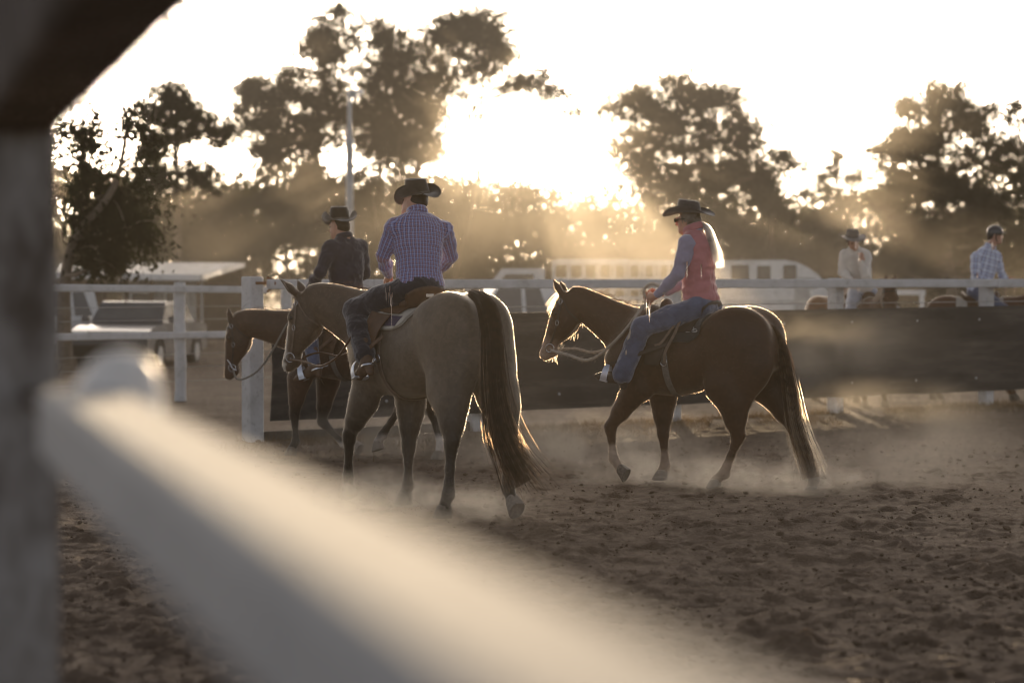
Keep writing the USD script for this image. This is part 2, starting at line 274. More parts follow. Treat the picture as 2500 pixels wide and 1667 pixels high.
tree('gum_tree', 'broad gum tree right of the sun with a long sloping side', 97, [(1562, 186, 52, 40, 1.2), (1482, 232, 46, 34), (1395, 255, 40, 26, .3), (1620, 232, 52, 36, .8), (1672, 222, 38, 42, 1.3), (1700, 282, 34, 28, 1.3), (1542, 276, 50, 36, .5), (1482, 322, 62, 32, .7), (1602, 322, 60, 40, .6), (1742, 330, 40, 16, 1.), (1790, 358, 24, 11, .9), (1832, 376, 16, 10, .8), (1560, 402, 85, 45), (1682, 402, 66, 46), (1745, 432, 55, 46, 1.1), (1480, 424, 60, 40, .5)] + fill([(1400,300),(1415,215),(1470,190),(1530,140),(1590,135),(1640,190),(1690,170),(1730,240),(1760,320),(1850,380),(1790,400),(1780,470),(1700,500),(1490,480),(1450,400)], 63, keep=.95, r0=28, r1=48) + [(x_, y_, a_, b_, d_ * .45) for x_, y_, a_, b_, d_ in fill([(1335,270),(1400,215),(1425,330),(1440,410),(1375,410)], 69, keep=.7)], 1560, 15, 1, 1.0, .14, 1.2, G, .25, fat=1.0)
tree('gum_tree', 'small pointed tree between the broad gum and the dark right trees', 110, [(1922, 366, 26, 26, 1.2), (1890, 402, 36, 22), (1952, 410, 38, 22, 1.1), (1866, 442, 40, 26, .8), (1935, 475, 70, 34), (2010, 462, 46, 38), (1890, 520, 80, 40)], 1925, 16, 1, 1.0, .14, 1., G, .15, fat=1.0)
tree('gum_tree', 'big dark gum tree rising behind the helmeted rider at the right', 84, [(2112, 240, 46, 34, 1.3), (2182, 232, 50, 30, 1.3), (2232, 272, 44, 40, 1.2), (2062, 332, 38, 32, 1.2), (2122, 310, 50, 40, 1.2), (2200, 345, 56, 42, .8), (2020, 346, 26, 11, .7), (2262, 362, 44, 50), (2150, 425, 95, 52, 1.2), (2080, 445, 66, 46), (2250, 455, 75, 55, 1.2), (2180, 525, 95, 50, 1.2), (2090, 540, 70, 50, 1.2)] + fill([(2000,350),(2050,290),(2090,205),(2160,195),(2230,210),(2280,260),(2300,350),(2330,450),(2330,620),(2050,620),(2020,500),(2050,400)], 64, keep=.85), 2200, 17, 2, 1.1, .14, 1.1, G, .24, fat=1.0)
tree('gum_tree', 'sparse tree cut off by the right edge of the view', 79, [(2330, 272, 36, 38, .9), (2342, 362, 40, 50, .9), (2332, 462, 46, 55, 1.), (2345, 550, 50, 60, 1.1), (2390, 420, 50, 90)] + fill([(2300,260),(2330,235),(2420,240),(2430,620),(2300,600)], 66, keep=.7), 2372, 18, 2, 1.0, .14, 1.1, G, .2, fat=1.0)
tree('gum_tree', 'sparse gum tree standing in the glare of the sun', 96, fill([(1010,250),(1040,120),(1130,90),(1200,120),(1290,190),(1345,260),(1335,300),(1290,240),(1200,218),(1120,228),(1060,300)], 68, keep=1.15, r0=24, r1=44), 1004, 19, 1, 1.0, .14, 1., G, .13)
UND = [(330, 480, 'behind the shed roof at the left', 2), (440, 500, 'between the shed roof and the hatted rider in navy', 2), (550, 455, 'left of the light pole', 2), (655, 430, 'directly left of the light pole foot', 1), (760, 470, 'behind the light pole foot', 1), (870, 440, 'behind the rider in the checked shirt', 1), (985, 440, 'behind the hat of the rider in the checked shirt', 1), (1090, 470, 'below the sun, left half', 1), (1195, 500, 'straight below the sun', 1), (1310, 520, 'below and right of the sun', 1), (1420, 510, 'left of the woman in the pink vest', 1), (1540, 520, 'behind the woman in the pink vest', 1), (1660, 520, 'behind the ponytail of the woman', 1), (1775, 525, 'right of the pink vest rider, over the white trailer', 1), (1890, 565, 'behind the rider in the cream shirt', 2), (2010, 560, 'right of the rider in the cream shirt', 2), (2130, 560, 'below the big dark gum at the right', 2), (2250, 560, 'directly behind the helmeted rider', 2), (2350, 570, 'at the right edge of the view', 2), (215, 590, 'behind the second low shed roof', 2), (130, 560, 'beside the near post at the left edge', 2)]
for i, (cx, cy, where, mt) in enumerate(UND):
    r_ = random.Random(i); cy = cy + r_.uniform(-30, 34); dn = .62 if 1080 < cx < 1440 else (.8 if 800 < cx < 1500 else 1.0)
    bl = [(cx - 25 + r_.uniform(-12, 12), cy - 30, 55, 40, dn), (cx + 30, cy - 8 + r_.uniform(-10, 10), 55, 46, dn), (cx - 38, cy + 45, 60, 52, dn + .1), (cx + 36, cy + 55, 62, 52, dn + .1), (cx, cy + 115, 75, 55, 1.), (cx + 10, 640, 70, 40, 1.)]
    tree('low_tree', 'low bushy tree ' + where, 88 + (i * 7) % 17, bl, cx, 40 + i, mt, 1.7, .19, 1.3, 'low bushy trees along the far edge', .13)

# the far wood beyond: one mass, nobody could count it
rw = np.random.default_rng(5); fx = rw.uniform(-60, 60, 52000); hh = 5.6 + 2.2 * meshkit.fbm(np.stack([fx * .16, fx * 0, fx * 0], -1), 3, 8) + 1.2 * meshkit.noise(np.stack([fx * .9, fx * 0, fx * 0 + 4], -1), 3)
far = np.stack([fx, 140 + rw.uniform(-7, 7, len(fx)), hh * rw.uniform(0.0, 1, len(fx)) ** .7], -1)
tag(obj('far_wood', leaves_mesh(far, .42, rw), LEAF[1]), 'hazy far wood closing the view behind the gum trees', 'wood', kind='stuff')
# ---------------------------------------------------------------- arena fence with rubber kick panel
paint_m = usdkit.material(stage, L + 'weathered_white_paint', {
    'g': ('texture_coordinate', {}), 'mp': ('mapping', {'scale': (1., 1., 1.)}), 'n': ('noise_texture', {'scale': 3.2, 'detail': 7., 'roughness': .68}), 'n2': ('noise_texture', {'scale': 26., 'detail': 5., 'roughness': .7}),
    'r': ('rgb_ramp', {'ramp': [(.28, (.36, .355, .35)), (.45, (.50, .50, .50)), (.7, (.60, .60, .61))]}), 'r2': ('rgb_ramp', {'ramp': [(.33, (.6, .57, .55)), (.43, (1., 1., 1.))]}), 'm': ('mix', {'mix_type': 'multiply', 'fac': .7}),
    'b': ('bump', {'strength': .35, 'distance': .006}), 'p': ('principled_bsdf', {'roughness': .55, 'specular_ior_level': .4})},
    [('g.object', 'mp.vector'), ('mp.vector', 'n.vector'), ('mp.vector', 'n2.vector'), ('n.fac', 'r.fac'), ('n2.fac', 'r2.fac'), ('r.color', 'm.color1'), ('r2.color', 'm.color2'), ('m.color', 'p.base_color'), ('n2.fac', 'b.height'), ('b.normal', 'p.normal')], surface='p.BSDF')
galv_m = mat_plain('galvanised_steel', (.42, .43, .44), .42, .5, .3, 14., metal=.7)
wire_m = mat_plain('fence_wire', (.40, .39, .37), .45, .5, .2, 8., metal=.6)
rust_m = mat_plain('rusty_strap', (.22, .11, .06), .8, .3, .5, 30.)
rubber_m = usdkit.material(stage, L + 'conveyor_rubber', {
    'g': ('geometry', {}), 'mp': ('mapping', {'scale': (.35, .35, 2.2)}), 'n': ('noise_texture', {'scale': 2.2, 'detail': 6., 'roughness': .62}), 'n2': ('noise_texture', {'scale': 30., 'detail': 5., 'roughness': .7}),
    'r': ('rgb_ramp', {'ramp': [(.3, (.026, .025, .026)), (.5, (.046, .043, .042)), (.70, (.105, .092, .080))]}), 'b': ('bump', {'strength': .25, 'distance': .01}),
    'p': ('principled_bsdf', {'roughness': .78, 'specular_ior_level': .25})},
    [('g.position', 'mp.vector'), ('mp.vector', 'n.vector'), ('g.position', 'n2.vector'), ('n.fac', 'r.fac'), ('r.color', 'p.base_color'), ('n2.fac', 'b.height'), ('b.normal', 'p.normal')], surface='p.BSDF')

POST_PX = [616.5, 1158, 1642, 2040, 2408]; F0 = np.array([-2.77, 25.8]); FS = .824
def fence_xy(px):
    k = (px - 1250) / FPX; Y = (F0[1] - FS * F0[0]) / (1 - FS * k); return np.array([k * Y, Y])
PXY = [fence_xy(p) for p in POST_PX]
FD = unit(np.r_[PXY[-1] - PXY[0], 0]); FN = np.array([FD[1], -FD[0], 0])       # along the fence, and towards the camera
ext = np.r_[PXY[-1], 0] + FD * 3.05
def zpx(py, Y): return EYE[2] - (py - HOR) / FPX * Y
fence = thing('arena_fence', 'grey white timber arena fence with a dark rubber kick panel', 'fence', (*PXY[0], 0))
posts = [np.r_[p, 0] for p in PXY] + [ext]
tops = [zpx(675, PXY[0][1])] + [zpx(y, Y) for y, Y in zip((682, 679, 679, 681), [p[1] for p in PXY[1:]])] + [1.76]
for i, (p, z) in enumerate(zip(posts, tops)):
    w = .178 if i == 0 else .16
    obj('post', bar(p + [0, 0, -.2], p + [0, 0, z], w, w, up=FD, ch=.012), paint_m, fence)
RT0, RT1 = (zpx(682, PXY[0][1]), zpx(706, PXY[0][1])), (zpx(681, PXY[4][1]), zpx(702, PXY[4][1]))
def rail_z(t): return RT0[0] + (RT1[0] - RT0[0]) * t, RT0[1] + (RT1[1] - RT0[1]) * t
seg = [posts[0], posts[2], posts[4], ext]
LF = np.linalg.norm(posts[4] - posts[0])
for a, b in zip(seg[:-1], seg[1:]):
    ta, tb = np.linalg.norm(a - posts[0]) / LF, np.linalg.norm(b - posts[0]) / LF
    za, zb = np.mean(rail_z(ta)), np.mean(rail_z(tb)); h = np.diff(rail_z(ta))[0] * -1
    off = FN * .16
    s = FD * (.1 if ta == 0 else .003)
    obj('top_rail', bar(a + off + [0, 0, za] + s, b + off + [0, 0, zb], .10, abs(h), ch=.012), paint_m, fence)
obj('tie_strap', cat(bar(posts[0] + FN * .095 + [0, 0, tops[0] - .07] - FD * .02, posts[0] + FN * .095 + [0, 0, tops[0] - .07] + FD * .14, .008, .03), tube(spline([posts[0] + FN * .1 + FD * .12 + [0, 0, tops[0] - .01], posts[0] + FN * .21 + FD * .15 + [0, 0, tops[0] - .07], posts[0] + FN * .1 + FD * .12 + [0, 0, tops[0] - .16]], 9), .011, 6)), rust_m, fence)
# the panel hangs on the arena side; its edges sag as in the photograph
NP = 120; ts = np.linspace(.012, (LF + 3.05) / LF, NP); pv = []
bx = np.array([600 / .9408, 1185 / .9408, 1850 / .9408, 2352 / .9408, 2600 / .9408]); by = np.array([970, 943, 915, 893, 884]) / .9408
tpx = np.array([640, 1240, 1900, 2500, 2800]); tpy = np.array([768, 763.5, 757, 745.5, 740.])
def panel_pts(t, off):
    p = posts[0] + FD * LF * t + FN * off; pr = project(p + [0, 0, 1])[0]
    zb, zt = zpx(np.interp(pr, bx, by), p[1]), zpx(np.interp(pr, tpx, tpy), p[1])
    w = .004 * math.sin(t * 47) + .006 * math.sin(t * 17 + 1); rows = []
    for s in np.linspace(0, 1, 14):
        rows.append(p + FN * (.02 * math.sin(s * 2.7 + t * 5) + .040 * meshkit.noise(np.array([t * 17, s * 2.2, 0.]))) + [0, 0, zb + (zt - zb) * s + w * (1 - s)])
    return rows
A = np.array([panel_pts(t, .122) for t in ts]); B = A - FN * .014
def sheet(A, B):
    n, m = A.shape[:2]; V = np.vstack([A.reshape(-1, 3), B.reshape(-1, 3)]); N = n * m; f = []
    i, j = np.meshgrid(np.arange(n - 1), np.arange(m - 1), indexing='ij'); a = (i * m + j).ravel(); b = a + 1; c = a + m + 1; d = a + m
    f = [np.c_[a, d, c], np.c_[a, c, b], np.c_[a, c, d] + N, np.c_[a, b, c] + N]
    rim = np.r_[np.arange(0, m), np.arange(1, n) * m + m - 1, (n - 1) * m + np.arange(m - 2, -1, -1), np.arange(n - 2, 0, -1) * m]; r2 = np.roll(rim, -1)
    f += [np.c_[rim, rim + N, r2 + N], np.c_[rim, r2 + N, r2]]
    m_ = trimesh.Trimesh(V, np.vstack(f), process=False)
    return m_
obj('rubber_panel', sheet(A, B), rubber_m, fence, smooth=40)
for t in list(np.arange(.03, 1.3, .105)):
    i = int(np.argmin(np.abs(ts - t)))
    for j in ((2, 11) if i > 3 else (2, 7, 11)):
        c = A[i, j] + FN * .006; obj('bolt', tube([c - FN * .01, c + FN * .004, c + FN * .008], [.018, .018, .011], 8), galv_m, fence)
for dz in (-.055,):
    w0, w1 = A[0, -1] - FN * .07, A[-1, -1] - FN * .07
    obj('wire', tube([w0 + [0, 0, .05], w1 + [0, 0, .05]], .006, 5), wire_m, fence)
# timber bottom board near the first post
obj('bottom_board', bar(posts[0] + FN * .02 + FD * .12 + [0, 0, .06], posts[1] + FN * .02 - FD * .1 + [0, 0, .06], .05, .10), mat_plain('old_timber', (.12, .10, .08), .9, .2, .4, 5.), fence)

# ---------------------------------------------------------------- plain rail fence at the left, behind
FB = lambda px, Y: np.array([(px - 1250) / FPX * Y, Y, 0])
lf = thing('rail_fence', 'weathered two rail timber fence with wires left of the arena corner', 'fence', FB(439, 34.4))
c0, c1 = FB(60, 32.3), FB(640, 36.1)
def on_l(px):
    # point of the fence line seen at px
    d = c1 - c0; k = (px - 1250) / FPX; s = (k * c0[1] - c0[0]) / (d[0] - k * d[1]); return c0 + d * s
for px in (-140, 88, 439, 700):
    p = on_l(px); obj('post', tube(spline([p + [0, 0, -.2], p + [.008, 0, .55], p + [-.006, 0, 1.1], p + [0, 0, zpx(689, p[1])]], 12), .083 + .006 * np.sin(np.arange(12) * 2.1), 12), paint_m, lf, smooth=50)
LN = unit(np.array([c1[1] - c0[1], -(c1[0] - c0[0]), 0]))
for (ya, yb, yc, yd) in ((695, 712, 699, 715.5), (815.5, 830.5, 807, 824)):
    a, b = on_l(-200), on_l(638); la = zpx((ya + yb) / 2 - .6, on_l(138)[1]); lb = zpx((yc + yd) / 2, on_l(590)[1])
    d = (lb - la) / np.linalg.norm(on_l(590) - on_l(138)); za = la - d * np.linalg.norm(on_l(138) - a); zb = lb + d * np.linalg.norm(on_l(590) - b)
    obj('rail', bar(a + LN * .12 + [0, 0, za], b + LN * .12 + [0, 0, zb], .06, .1, ch=.014), paint_m, lf)
for py in (749, 781, 866, 898, 933):
    a, b = on_l(-200), on_l(660); z = zpx(py, 34.4); obj('wire', tube([a + [0, 0, z], b + [0, 0, z]], .004, 5), wire_m, lf)
# ---------------------------------------------------------------- light pole
lp = at(854, 640, 62); lp[2] = 0
pole = thing('light_pole', 'pale light pole standing behind the rider in the navy shirt', 'light pole', lp)
zt = at(856, 226, 62)[2]; zm = at(855, 345, 62)[2]
obj('lower_pole', tube([lp + [0, 0, -.3], lp + [0, 0, zm]], [.12, .095], 12), galv_m, pole, smooth=50)
obj('upper_pole', tube([lp + [0, 0, zm], lp + [0, 0, zt]], [.06, .05], 10), galv_m, pole, smooth=50)
obj('collar', tube([lp + [0, 0, zm - .08], lp + [0, 0, zm + .06]], [.12, .1], 12), galv_m, pole, smooth=40)
obj('lamp_head', cat(bar(lp + [-.05, 0, zt - .04], lp + [.34, 0, zt + .02], .2, .1), bar(lp + [.05, 0, zt - .12], lp + [.28, 0, zt - .1], .16, .05)), galv_m, pole)
# ---------------------------------------------------------------- things behind the fence: sheds, vehicles, dry grass
white_m = mat_plain('white_vehicle_paint', (.66, .66, .65), .3, .5, .1, 3., coat=.4)
grey_car_m = mat_plain('dark_grey_car_paint', (.055, .058, .065), .3, .5, .15, 3., coat=.6)
glass_m = usdkit.material(stage, L + 'window_glass', {'f': ('fresnel', {'IOR': 1.5}), 't': ('transparent_bsdf', {'color': (.35, .37, .36)}), 'g': ('glossy_bsdf', {'roughness': .04}), 'm': ('mix_closure', {})}, [('f.fac', 'm.fac'), ('t.BSDF', 'm.closure1'), ('g.BSDF', 'm.closure2')], surface='m.closure')
tyre_m = mat_plain('tyre_rubber', (.028, .027, .026), .85, .2, .3, 20.)
inside_m = mat_plain('dark_cabin_trim', (.025, .023, .022), .8, .2, .3, 8.)
iron_m = mat_plain('corrugated_iron', (.42, .43, .44), .5, .4, .25, 2.5, metal=.4)
timber_m = mat_plain('shed_timber', (.13, .10, .075), .9, .2, .4, 5.)
fibro_m = mat_plain('pale_shed_wall', (.42, .42, .41), .8, .3, .25, 2.)
lamp_m = mat_plain('headlamp_lens', (.75, .75, .73), .12, .6, .1, 9., coat=.6)
def prism(poly, w0, w1, axis_len=None):
    """Side outline (x, z) extruded across y between w0 and w1 (numbers per point allowed)."""
    P = np.array(poly, float); n = len(P); a, b = np.broadcast_to(w0, n), np.broadcast_to(w1, n)
    V = np.vstack([np.c_[P[:, 0], a, P[:, 1]], np.c_[P[:, 0], b, P[:, 1]]]); f = [(i, (i + 1) % n, n + (i + 1) % n) for i in range(n)] + [(i, n + (i + 1) % n, n + i) for i in range(n)]
    from shapely.geometry import Polygon
    v2, f2 = trimesh.creation.triangulate_polygon(Polygon(P), engine='earcut'); tr = cKD(P, v2); f2 = tr[f2]
    m = trimesh.Trimesh(V, np.vstack([f, f2, f2[:, ::-1] + n]), process=False); m.fix_normals(); return m
def cKD(P, q): return np.argmin(np.linalg.norm(P[None] - np.asarray(q)[:, None], axis=2), 1)
def place(m, o, rz):
    m = m.copy(); c, s = math.cos(rz), math.sin(rz); v = np.array(m.vertices); m.vertices = np.c_[v[:, 0] * c - v[:, 1] * s, v[:, 0] * s + v[:, 1] * c, v[:, 2]] + np.array(o); return m
def wheel(t, o, rz, x, y, r=.34, w=.22):
    s = 1 if y > 0 else -1; ty = tube([[x, y - w / 2, r], [x, y - w / 2 + .03, r], [x, y + w / 2 - .03, r], [x, y + w / 2, r]], [r * .9, r, r, r * .9], 24); h = obj('wheel', place(ty, o, rz), tyre_m, t, smooth=40)
    obj('rim', place(tube([[x, y + s * w * .3, r], [x, y + s * (w / 2 + .012), r]], [r * .62, r * .56], 20), o, rz), galv_m, h, smooth=40)
def ute(label, o, rz, paint, ute_=True, k=1.0):
    """A car with bonnet, cabin and tray or boot; front towards +x."""
    t = thing('parked_' + ('ute' if ute_ else 'car'), label, 'ute' if ute_ else 'car', o, rz); w = .88 * k
    body = [(-2.45, .42), (-2.45, .95), (-2.40, 1.0), (-.55, 1.0), (.55, 1.0), (1.75, .94), (2.25, .84), (2.38, .72), (2.38, .40), (1.9, .32), (1.83, .56), (1.62, .72), (1.28, .72), (1.07, .56), (1.0, .30), (-1.05, .30), (-1.12, .56), (-1.33, .72), (-1.67, .72), (-1.88, .56), (-1.95, .34)]
    if not ute_: body[1:4] = [(-2.40, .86), (-2.3, .93), (-1.5, .98)]
    obj('body', place(prism(body, -w, w), o, rz), paint, t, smooth=30)
    rt = 1.66 if ute_ else 1.42; cab = [(-.62 if ute_ else -1.55, .99), (-.52 if ute_ else -.95, rt - .03), (-.42 if ute_ else -.75, rt), (.42, rt), (.52, rt - .03), (1.02, .99)]
    up = lambda z: w - .06 - .20 * (z - .99)
    ww = np.array([up(z) for _, z in cab]); obj('cabin', place(prism(cab, -ww, ww), o, rz), paint, t, smooth=30)
    q = lambda a, b, z0, z1: None
    zs, ze = 1.06, rt - .08; fx = lambda z: 1.02 - .5 * (z - .99) / (rt - .99 - .03) + .012
    def pane(name, P): V = np.array(P, float); obj(name, place(trimesh.Trimesh(np.vstack([V, V - .004]), [(0, 1, 2), (0, 2, 3), (6, 5, 4), (7, 6, 4)], process=False), o, rz), glass_m if False else dark_glass_m, t)
    pane('windscreen', [(fx(zs), -up(zs) + .08, zs), (fx(zs), up(zs) - .08, zs), (fx(ze), up(ze) - .08, ze), (fx(ze), -up(ze) + .08, ze)])
    b0 = cab[0][0] + .2
    for s in (-1, 1):
        pane('side_window', [(.88, s * (up(zs) + .008), zs), (.10, s * (up(zs) + .008), zs), (.10, s * (up(ze) + .008), ze), (.52, s * (up(ze) + .008), ze)])
        pane('side_window', [(.02, s * (up(zs) + .008), zs), (b0, s * (up(zs) + .008), zs), (b0 + .16, s * (up(ze) + .008), ze), (.02, s * (up(ze) + .008), ze)])
        obj('headlight', place(box([2.33, s * .64 * k, .76], [.12, .34, .14], .03), o, rz), lamp_m, t); obj('mirror', place(box([.82, s * (w + .10), 1.06], [.10, .17, .13], .03), o, rz), paint, t)
        for x in (1.45, -1.5): wheel(t, o, rz, x, s * (w - .10))
    obj('bumper', place(box([2.40, 0, .48], [.14, 1.68 * k, .20], .04), o, rz), inside_m, t); obj('grille', place(box([2.375, 0, .74], [.05, .85, .13], .02), o, rz), inside_m, t)
    return t
dark_glass_m = mat_plain('dark_window_glass', (.09, .09, .088), .10, .6, .2, 3., coat=.5)
def face(dx, dy): return math.atan2(dy, dx)
p = at(342, 760, 50.); ute('dark grey car parked nose on behind the two rail fence', [p[0], 50., -.12], face(-.12, -1), grey_car_m, False, .92)
p = at(138, 760, 53.); ute('white ute parked under the drooping tree at the left', [p[0], 53., -.1], face(-.75, -.65), white_m, True)
p = at(1262, 740, 46); ute('white ute parked behind the fence, between the buckskin and the chestnut head', [p[0], 46, 0], face(-1, -.25), white_m, True)
# the low open shed at the left
def shed(label, pts_f, pts_b, Yf, Yb, wall):
    """pts: image points of the front and back edges of the roof."""
    f0, f1, b0, b1 = at(*pts_f[0], Yf), at(*pts_f[1], Yf), at(*pts_b[0], Yb), at(*pts_b[1], Yb); t = thing('yard_shed', label, 'shed', [(f0[0] + f1[0]) / 2, Yf, 0])
    n = 42; k = np.linspace(0, 1, n); z = .018 * (np.arange(n) % 2); A = np.stack([f0 + (f1 - f0) * k[:, None] + np.c_[k * 0, k * 0, z], b0 + (b1 - b0) * k[:, None] + np.c_[k * 0, k * 0, z]], 1)
    m = sheet(A, A - [0, 0, .012]); obj('roof', m, iron_m, t)
    obj('fascia', bar(f0 - [0, .02, .07], f1 - [0, .02, .07], .04, .14), white_m, t); obj('fascia', bar(f1 + [.03, 0, -.06], b1 + [.03, 0, -.06], .04, .13), white_m, t)
    for a in (.03, .36, .68, .97):
        q = f0 + (f1 - f0) * a; obj('post', bar([q[0], q[1] + .1, 0], [q[0], q[1] + .1, q[2] - .1], .10, .10, up=(0, 1, 0)), timber_m, t)
        q = b0 + (b1 - b0) * a; obj('post', bar([q[0], q[1] - .1, 0], [q[0], q[1] - .1, q[2] - .1], .10, .10, up=(0, 1, 0)), timber_m, t)
    if wall: obj('back_wall', bar([b0[0], b0[1] - .25, b0[2] * .5], [b1[0], b1[1] - .25, b1[2] * .5], .05, b0[2] - .2), timber_m, t)
    return t
shed('long low open shed with a pale iron roof at the left, behind the grey car', ((301, 668), (488, 672)), ((314, 641), (594, 642)), 60, 67, True)
shed('second low shed roof partly covered by the drooping tree', ((128, 667), (252, 667)), ((146, 640), (262, 640)), 61, 67, True)
b = at(400, 730, 64); t = thing('yard_hut', 'small pale hut with windows under the long shed roof', 'hut', [b[0], 64, 0])
obj('wall', box([b[0], 64, .85], [1.9, 1.6, 1.7], .02), fibro_m, t)
for dx in (-.45, .45): w_ = obj('window', box([b[0] + dx, 63.18, 1.15], [.62, .05, .6], .01), white_m, t); obj('pane', box([b[0] + dx, 63.15, 1.15], [.52, .02, .5], .004), dark_glass_m, w_)
obj('roof', box([b[0], 63.95, 1.73], [2.1, 1.9, .08], .02), iron_m, t)
# stock truck and caravan standing in the haze
def stock_truck():
    x0, x1, Y = at(1352, 0, 66)[0], at(1640, 0, 66)[0], 66; t = thing('stock_truck', 'white stock truck with a barred crate in the haze, left of the woman in pink', 'truck', [(x0 + x1) / 2, Y, 0]); zt = at(1400, 638, Y)[2]
    obj('tray', bar([x0, Y, .95], [x1, Y, .95], 2.3, .16), white_m, t)
    n = 9
    for i in range(n):
        x = x0 + (x1 - x0) * i / (n - 1)
        for dy in (-1.1, 1.1): obj('upright', bar([x, Y + dy, 1.0], [x, Y + dy, zt], .06, .06, up=(0, 1, 0)), white_m, t)
    for z, h in ((zt - .04, .12), (1.78, .06), (1.5, .06), (1.25, .07)):
        for dy in (-1.14, 1.14): obj('side_rail', bar([x0, Y + dy, z], [x1, Y + dy, z], .04, h), white_m, t)
    obj('roof_sheet', bar([x0 + .1, Y, zt + .03], [x0 + (x1 - x0) * .62, Y, zt + .03], 2.25, .04), white_m, t)
    obj('cab', place(prism([(-.9, .6), (-.9, 2.05), (.25, 2.05), (.75, 1.45), (1.05, 1.35), (1.1, .6)], -1.05, 1.05), [x0 - 1.15, Y, 0], PI), white_m, t, smooth=30)
    obj('cab_window', place(prism([(-.6, 1.4), (-.6, 1.9), (.15, 1.9), (.5, 1.4)], -1.07, -1.06), [x0 - 1.15, Y, 0], PI), dark_glass_m, t); obj('cab_window', place(prism([(-.6, 1.4), (-.6, 1.9), (.15, 1.9), (.5, 1.4)], 1.06, 1.07), [x0 - 1.15, Y, 0], PI), dark_glass_m, t)
    for x in (x0 - 1.5, x0 + 1.0, x1 - .8):
        for dy in (-.95, .95): wheel(t, [0, 0, 0], 0, x, 0) if False else wheel(t, [x, Y, 0], 0, 0, dy, .42, .25)
stock_truck()
def caravan():
    x0, Y = at(1752, 0, 64)[0], 64; x1 = at(2012, 0, 64)[0]; k = x1 - x0; zt = at(1800, 637, Y)[2]; t = thing('caravan', 'white caravan with a rounded sloping nose, behind the rail right of the pink vest', 'caravan', [(x0 + x1) / 2, Y, 0])
    P = [(0, .5), (0, zt - .1), (.08, zt), (k * .58, zt + .02), (k * .68, zt - .02), (k * .80, zt - .16), (k * .90, zt - .36), (k * .97, zt - .60), (k, zt - .95), (k, .55), (k * .62, .5), (k * .60, .78), (k * .48, .78), (k * .46, .5)]
    obj('body', place(prism(P, -1.1, 1.1), [x0, Y, 0], 0), white_m, t, smooth=35)
    for a, b, z0, z1 in ((.58, .70, zt - .52, zt - .12), (.10, .26, zt - .5, zt - .12), (.34, .46, zt - .5, zt - .14)):
        w_ = obj('window', place(box([(a + b) / 2 * k, -1.105, (z0 + z1) / 2], [(b - a) * k, .02, z1 - z0], .006), [x0, Y, 0], 0), inside_m, t); obj('pane', place(box([(a + b) / 2 * k, -1.12, (z0 + z1) / 2], [(b - a) * k - .08, .012, z1 - z0 - .08], .004), [x0, Y, 0], 0), dark_glass_m, w_)
    obj('door', place(box([k * .78, -1.108, 1.2], [.55, .02, 1.2], .006), [x0, Y, 0], 0), fibro_m, t); obj('stripe', place(box([k * .45, -1.106, 1.18], [k * .8, .012, .07], .004), [x0, Y, 0], 0), galv_m, t)
    for dy in (-.95, .95): wheel(t, [x0 + k * .54, Y, 0], 0, 0, dy, .33, .2)
caravan()
x0, x1 = at(1980, 0, 56)[0], at(2262, 0, 56)[0]; fr2 = thing('far_rail', 'single white rail on short posts between the two far riders', 'rail', [(x0 + x1) / 2, 56, 0]); obj('rail', bar([x0, 56, 1.45], [x1, 56, 1.45], .06, .12), white_m, fr2)
for a in (0.03, .5, .97): obj('post', bar([x0 + (x1 - x0) * a, 56, 0], [x0 + (x1 - x0) * a, 56, 1.5], .1, .1, up=(0, 1, 0)), white_m, fr2)
# dry grass along the foot of the fence
straw_m = usdkit.material(stage, L + 'dry_grass', {'g': ('geometry', {}), 'r': ('rgb_ramp', {'ramp': [(0., (.16, .11, .06)), (1., (.40, .30, .16))]}), 'd': ('diffuse_bsdf', {}), 't': ('translucent_bsdf', {}), 'm': ('mix_closure', {'fac': .5})}, [('g.random_per_island', 'r.fac'), ('r.color', 'd.color'), ('r.color', 't.color'), ('d.BSDF', 'm.closure1'), ('t.BSDF', 'm.closure2')], surface='m.closure')
rg = np.random.default_rng(77); n = 22000; s_ = rg.uniform(-.3, 1.35, n) * LF; off_ = np.abs(rg.normal(size=n)) * .55 * np.where(rg.random(n) < .3, 2.2, 1) - .15; base = posts[0] + FD * s_[:, None] + FN * off_[:, None]
keep = meshkit.fbm(base * [1.1, 1.1, 0] + 5, 3, 6) > .50 - .10 * (off_ < .25); base = base[keep]; n = len(base); base[:, 2] = np.array([ground_z(x, y) for x, y in base[:, :2]]) - .01
hgt = rg.uniform(.03, .13, n)[:, None]; d = rg.normal(size=(n, 3)) * .5; d[:, 2] = 1; d /= np.linalg.norm(d, axis=1, keepdims=True); sd = np.cross(d, rg.normal(size=(n, 3))); sd /= np.linalg.norm(sd, axis=1, keepdims=True)
V = np.stack([base - sd * .004, base + sd * .004, base + d * hgt], 1).reshape(-1, 3); tag(obj('dry_grass', (V, np.arange(3 * n).reshape(-1, 3)), straw_m), 'dry straw coloured grass along the foot of the fence', 'grass', kind='stuff')
